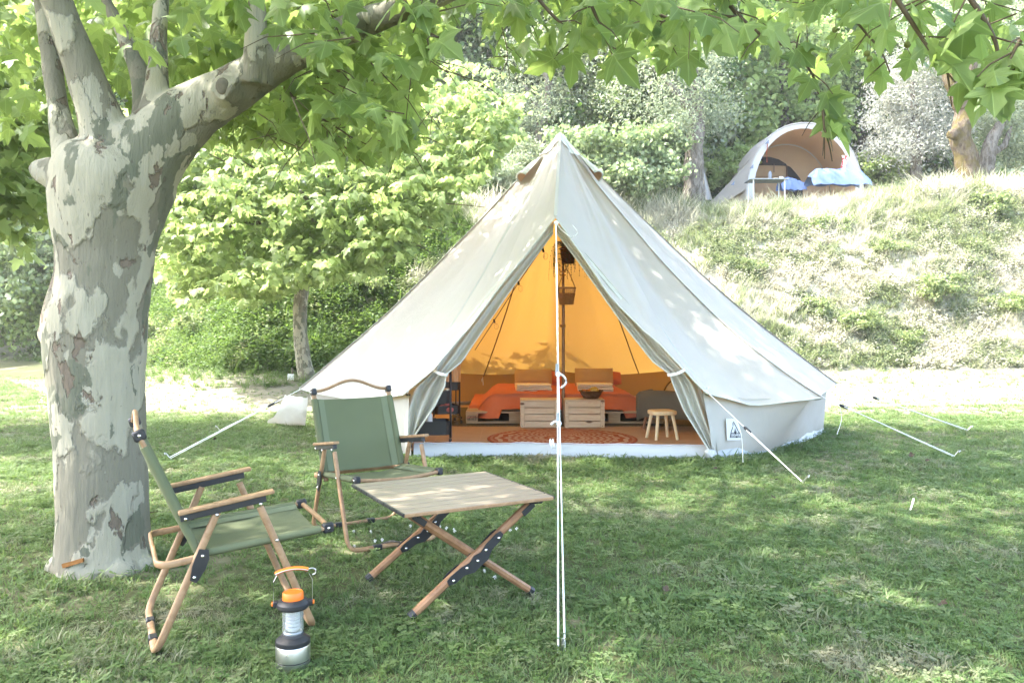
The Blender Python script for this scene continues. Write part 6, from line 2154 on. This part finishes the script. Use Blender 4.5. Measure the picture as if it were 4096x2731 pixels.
# white stake of cloth left of the dome tent
o = thing('white_awning', 'narrow white cloth panel hanging between the straight olive trunk and the dome tent', 'awning', ground_at(2825, 22.6))
rows = [[px(lerp(2806 - 2 * t, 2812 + 38 * t, s), lerp(655, 800, t), 22.6 + .06 * math.sin(9 * s)) for s in np.linspace(0, 1, 8)] for t in np.linspace(0, 1, 10)]
mb = MB(); mb.grid(rows); mb.build('cloth', M['fly'], o, 180, world=True)

# camp table with things on it
ty = DY - 1.0
tt = px(3065, 722, ty)
t3 = thing('camp_table', 'pale grey camp table in front of the dome tent opening', 'table', (tt.x, ty, tz(tt.x, ty)))
zt = tt.z - t3.location.z
MB().box((0, 0, zt - .01), (1.02, .62, .025), ch=.006).build('table_top', M['grey'], t3, 30)
for sx in (-1, 1):
    for sy in (-1, 1):
        MB().tube([(sx * .42, sy * .24, 0), (sx * .42, sy * .24, zt - .02)], .017, 8).build('leg', M['white'], t3, 60)
def on_table(n, lab, cat, u, prof, mat, dy=0.0):
    o = MB().lathe(prof, 16).build(n, mat, None, 50)
    o.location = (px(u, 720, ty).x, ty + dy, tt.z + .003)
    return tag(o, lab, cat)
on_table('flask', 'grey drinks flask standing on the camp table', 'flask', 3080, [(.04, 0), (.045, .01), (.045, .2), (.025, .23), (.02, .25)], plain('flask grey', (.2, .23, .25), .4))
on_table('bowl', 'small tan bowl on the camp table beside the flask', 'bowl', 3100, [(.03, 0), (.055, .03), (.06, .055), (.054, .055), (.03, .01)], plain('tan bowl', (.5, .38, .22), .5), -.05)
cup = on_table('mug', 'white mug at the right end of the camp table', 'mug', 3122, [(.045, 0), (.055, .01), (.055, .085), (.05, .085), (.048, .012)], M['white'], -.05)
MB().tube([(.055, 0, .07), (.085, 0, .065), (.085, 0, .03), (.055, 0, .02)], .007, 6).build('handle', M['white'], cup, 60)

def draped(name, lab, cat, u0, u1, v0, v1, y, depth, hump):
    """cloth thrown over a low chair"""
    o = thing(name, lab, cat, (px((u0 + u1) / 2, v1, y).x, y, px(u0, v1, y).z))
    rows = []
    for i in range(16):
        b = i / 15
        row = []
        for j in range(26):
            a = j / 25
            u = lerp(u0, u1, a)
            prof = hump(a)
            v = lerp(v1, lerp(v1, v0, prof), math.sin(PI * min(1, .03 + b * .9)) ** .75)
            p = px(u, v, y)
            row.append(Vector((p.x + .04 * mnoise.noise((a * 6, b * 5, 2)), y + (b - .4) * depth + .16 * mnoise.noise((a * 5, b * 2, 8)) * b, p.z + .05 * mnoise.noise((a * 5, b * 2, 5)) + .02 * mnoise.noise((a * 14, b * 5, 5)))))
        rows.append(row)
    mb = MB(); mb.grid(rows); mb.build('cloth', M['blue'], o, 180, world=True)
    return o
draped('blue_blanket', 'light blue cloth thrown over low chairs at the right of the dome tent', 'blanket', 3238, 3468, 668, 760, DY - .9, .8, lambda a: (.95 - .35 * max(0, .12 - a) / .12) if a < .6 else 1 - .12 * math.sin((a - .6) * 8) - max(0, a - .9) * 4)
draped('blue_cloth', 'light blue cloth bundled on the ground behind the camp table', 'cloth', 3120, 3215, 706, 775, DY - .3, .6, lambda a: 1 - .5 * abs(a - .4))
o = thing('patterned_towel', 'white and red patterned towel hanging at the right edge of the dome tent', 'towel', px(3376, 690, DY - .25))
rows = [[px(lerp(3366, 3386, s) + 3 * math.sin(6 * t), lerp(622, 682, t), DY - .45 + .03 * math.sin(8 * s)) for s in np.linspace(0, 1, 7)] for t in np.linspace(0, 1, 10)]
pm = NT('patterned towel')
pc = pm.mix(pm.step(pm.noise(pm.coord("Object", (9, 9, 9)), 1.2, 2), .5, .55), (.75, .72, .7), (.5, .08, .07))
pm.done(pm.bsdf(pc, .9, .1))
mb = MB(); mb.grid(rows); mb.build('cloth', pm.m, o, 180, world=True)

# ------------------------------------------------------------------ small things on the lawn
sg = thing('small_sign', 'small blank white plate on a thin stake at the foot of the left bank', 'sign', gp(1174, 1568))
s = sg.location.y
MB().tube([px(1168, 1470, s), px(1172, 1520, s), px(1175, 1570, s)], .014, 6).build('stake', M['olivebark'], sg, 60, world=True)
MB().box(px(1164, 1508, s) + Vector((0, -.02, 0)), (.115, .008, .115), Matrix.Rotation(R(4), 3, 'Y'), ch=.002).build('plate', M['white'], sg, 0, world=True)

# white clover heads and a few dry leaves
fl = None
random.seed(12)
for (u, v) in ((1412, 2148), (1484, 2150), (1500, 2186), (1528, 2182), (1788, 2134), (1815, 2142), (1822, 2148), (2044, 2144), (2068, 2136), (1938, 2312), (1976, 2336), (1640, 2125), (1760, 2130), (1418, 2210)):
    if fl is None:
        fl = thing('clover_flower', 'tiny white clover flower in the grass around the slatted table', 'flower', gp(u, v), 0, 'white clover flowers in the lawn')
        MB().tube([(0, 0, -.01), (.003, 0, .03)], .0012, 4).build('stem', M['grass'], fl)
        mb = MB()
        for k in range(34):
            d = Vector((random.gauss(0, 1), random.gauss(0, 1), random.gauss(.3, .8))).normalized()
            sd = d.cross(Vector((.3, .2, 1))).normalized() * .0022
            c = Vector((.003, 0, .034))
            mb.add([c + d * .003 - sd, c + d * .009 - sd * .6, c + d * .0105, c + d * .009 + sd * .6, c + d * .003 + sd], [(0, 1, 2, 3, 4)])
        mb.build('petals', plain('clover white', (.8, .78, .74), .8, .1), fl)
    else:
        again(fl, gp(u, v), random.uniform(0, 6), 'tiny white clover flower in the grass around the slatted table')
dl = None
P, F, UV = leaf_template(LEAF_LOW, -.35, -.3, .05)
drym = plain('dry leaf', (.075, .055, .04), .85, .1, var=.3, scale=20)
for i, (u, v, s) in enumerate(((3648, 1840, .075), (3702, 1858, .07), (2870, 1888, .06), (3100, 2010, .05), (3920, 2350, .05), (3760, 2440, .06), (2660, 2390, .05), (1640, 1975, .05), (860, 1770, .06), (600, 2070, .05), (3100, 1935, .04))):
    if dl is None:
        me = bpy.data.meshes.new('dry_leaf'); me.from_pydata(P.tolist(), [], F.tolist()); me.materials.append(drym)
    o = bpy.data.objects.new('dry_leaf', me); COL.objects.link(o); dl = o
    g = gp(u, v); o.location = g + Vector((0, 0, .03)); o.scale = (s * .8, s * .7, s)
    o.rotation_euler = (random.uniform(-.5, .5), random.uniform(-.5, .5), random.uniform(0, 6.28))
    tag(o, 'small dry brown leaf lying on the lawn', 'leaf', 'dry leaves scattered on the lawn')
for (u, v, rz) in ((3650, 2028, .8),):
    o = MB().bar((-.05, 0, .012), (.05, 0, .03), .010, .003).build('paper_scrap', M['white'])
    o.location = gp(u, v); o.rotation_euler = (0, -.6, rz); tag(o, 'scrap of white paper lying on the open lawn at the right', 'paper')
o = MB().tube(polyline([(-.06, 0, .012), (0, .01, .03), (.05, 0, .028), (.08, .02, .012)], 10), [.003, .006, .007, .006, .006, .005, .005, .004, .003, .002], 6).build('dry_twig', M['olivebark'], None, 60)
o.location = gp(1560, 2188); tag(o, 'short dry stick in the grass behind the front left table leg', 'stick')
# ------------------------------------------------------------------ the bright summer haze that pales the far bank
zs = [v.co.z for v in ground.data.vertices]
z0, z1 = min(zs) - 1.0, max(max(zs) + 9.5, 24.0)
mb = MB(); mb.box((0, 25, (z0 + z1) / 2), (322, 292, z1 - z0))
hz = mb.build('haze', None, None, kind='stuff')
hm = bpy.data.materials.new('haze'); hm.use_nodes = True
for n_ in list(hm.node_tree.nodes): hm.node_tree.nodes.remove(n_)
ho = hm.node_tree.nodes.new("ShaderNodeOutputMaterial"); hv = hm.node_tree.nodes.new("ShaderNodeVolumePrincipled")
hv.inputs["Color"].default_value = (1, .98, .95, 1); hv.inputs["Density"].default_value = 0.0012; hv.inputs["Anisotropy"].default_value = 0.2
hm.node_tree.links.new(hv.outputs[0], ho.inputs["Volume"])
hz.data.materials.append(hm)
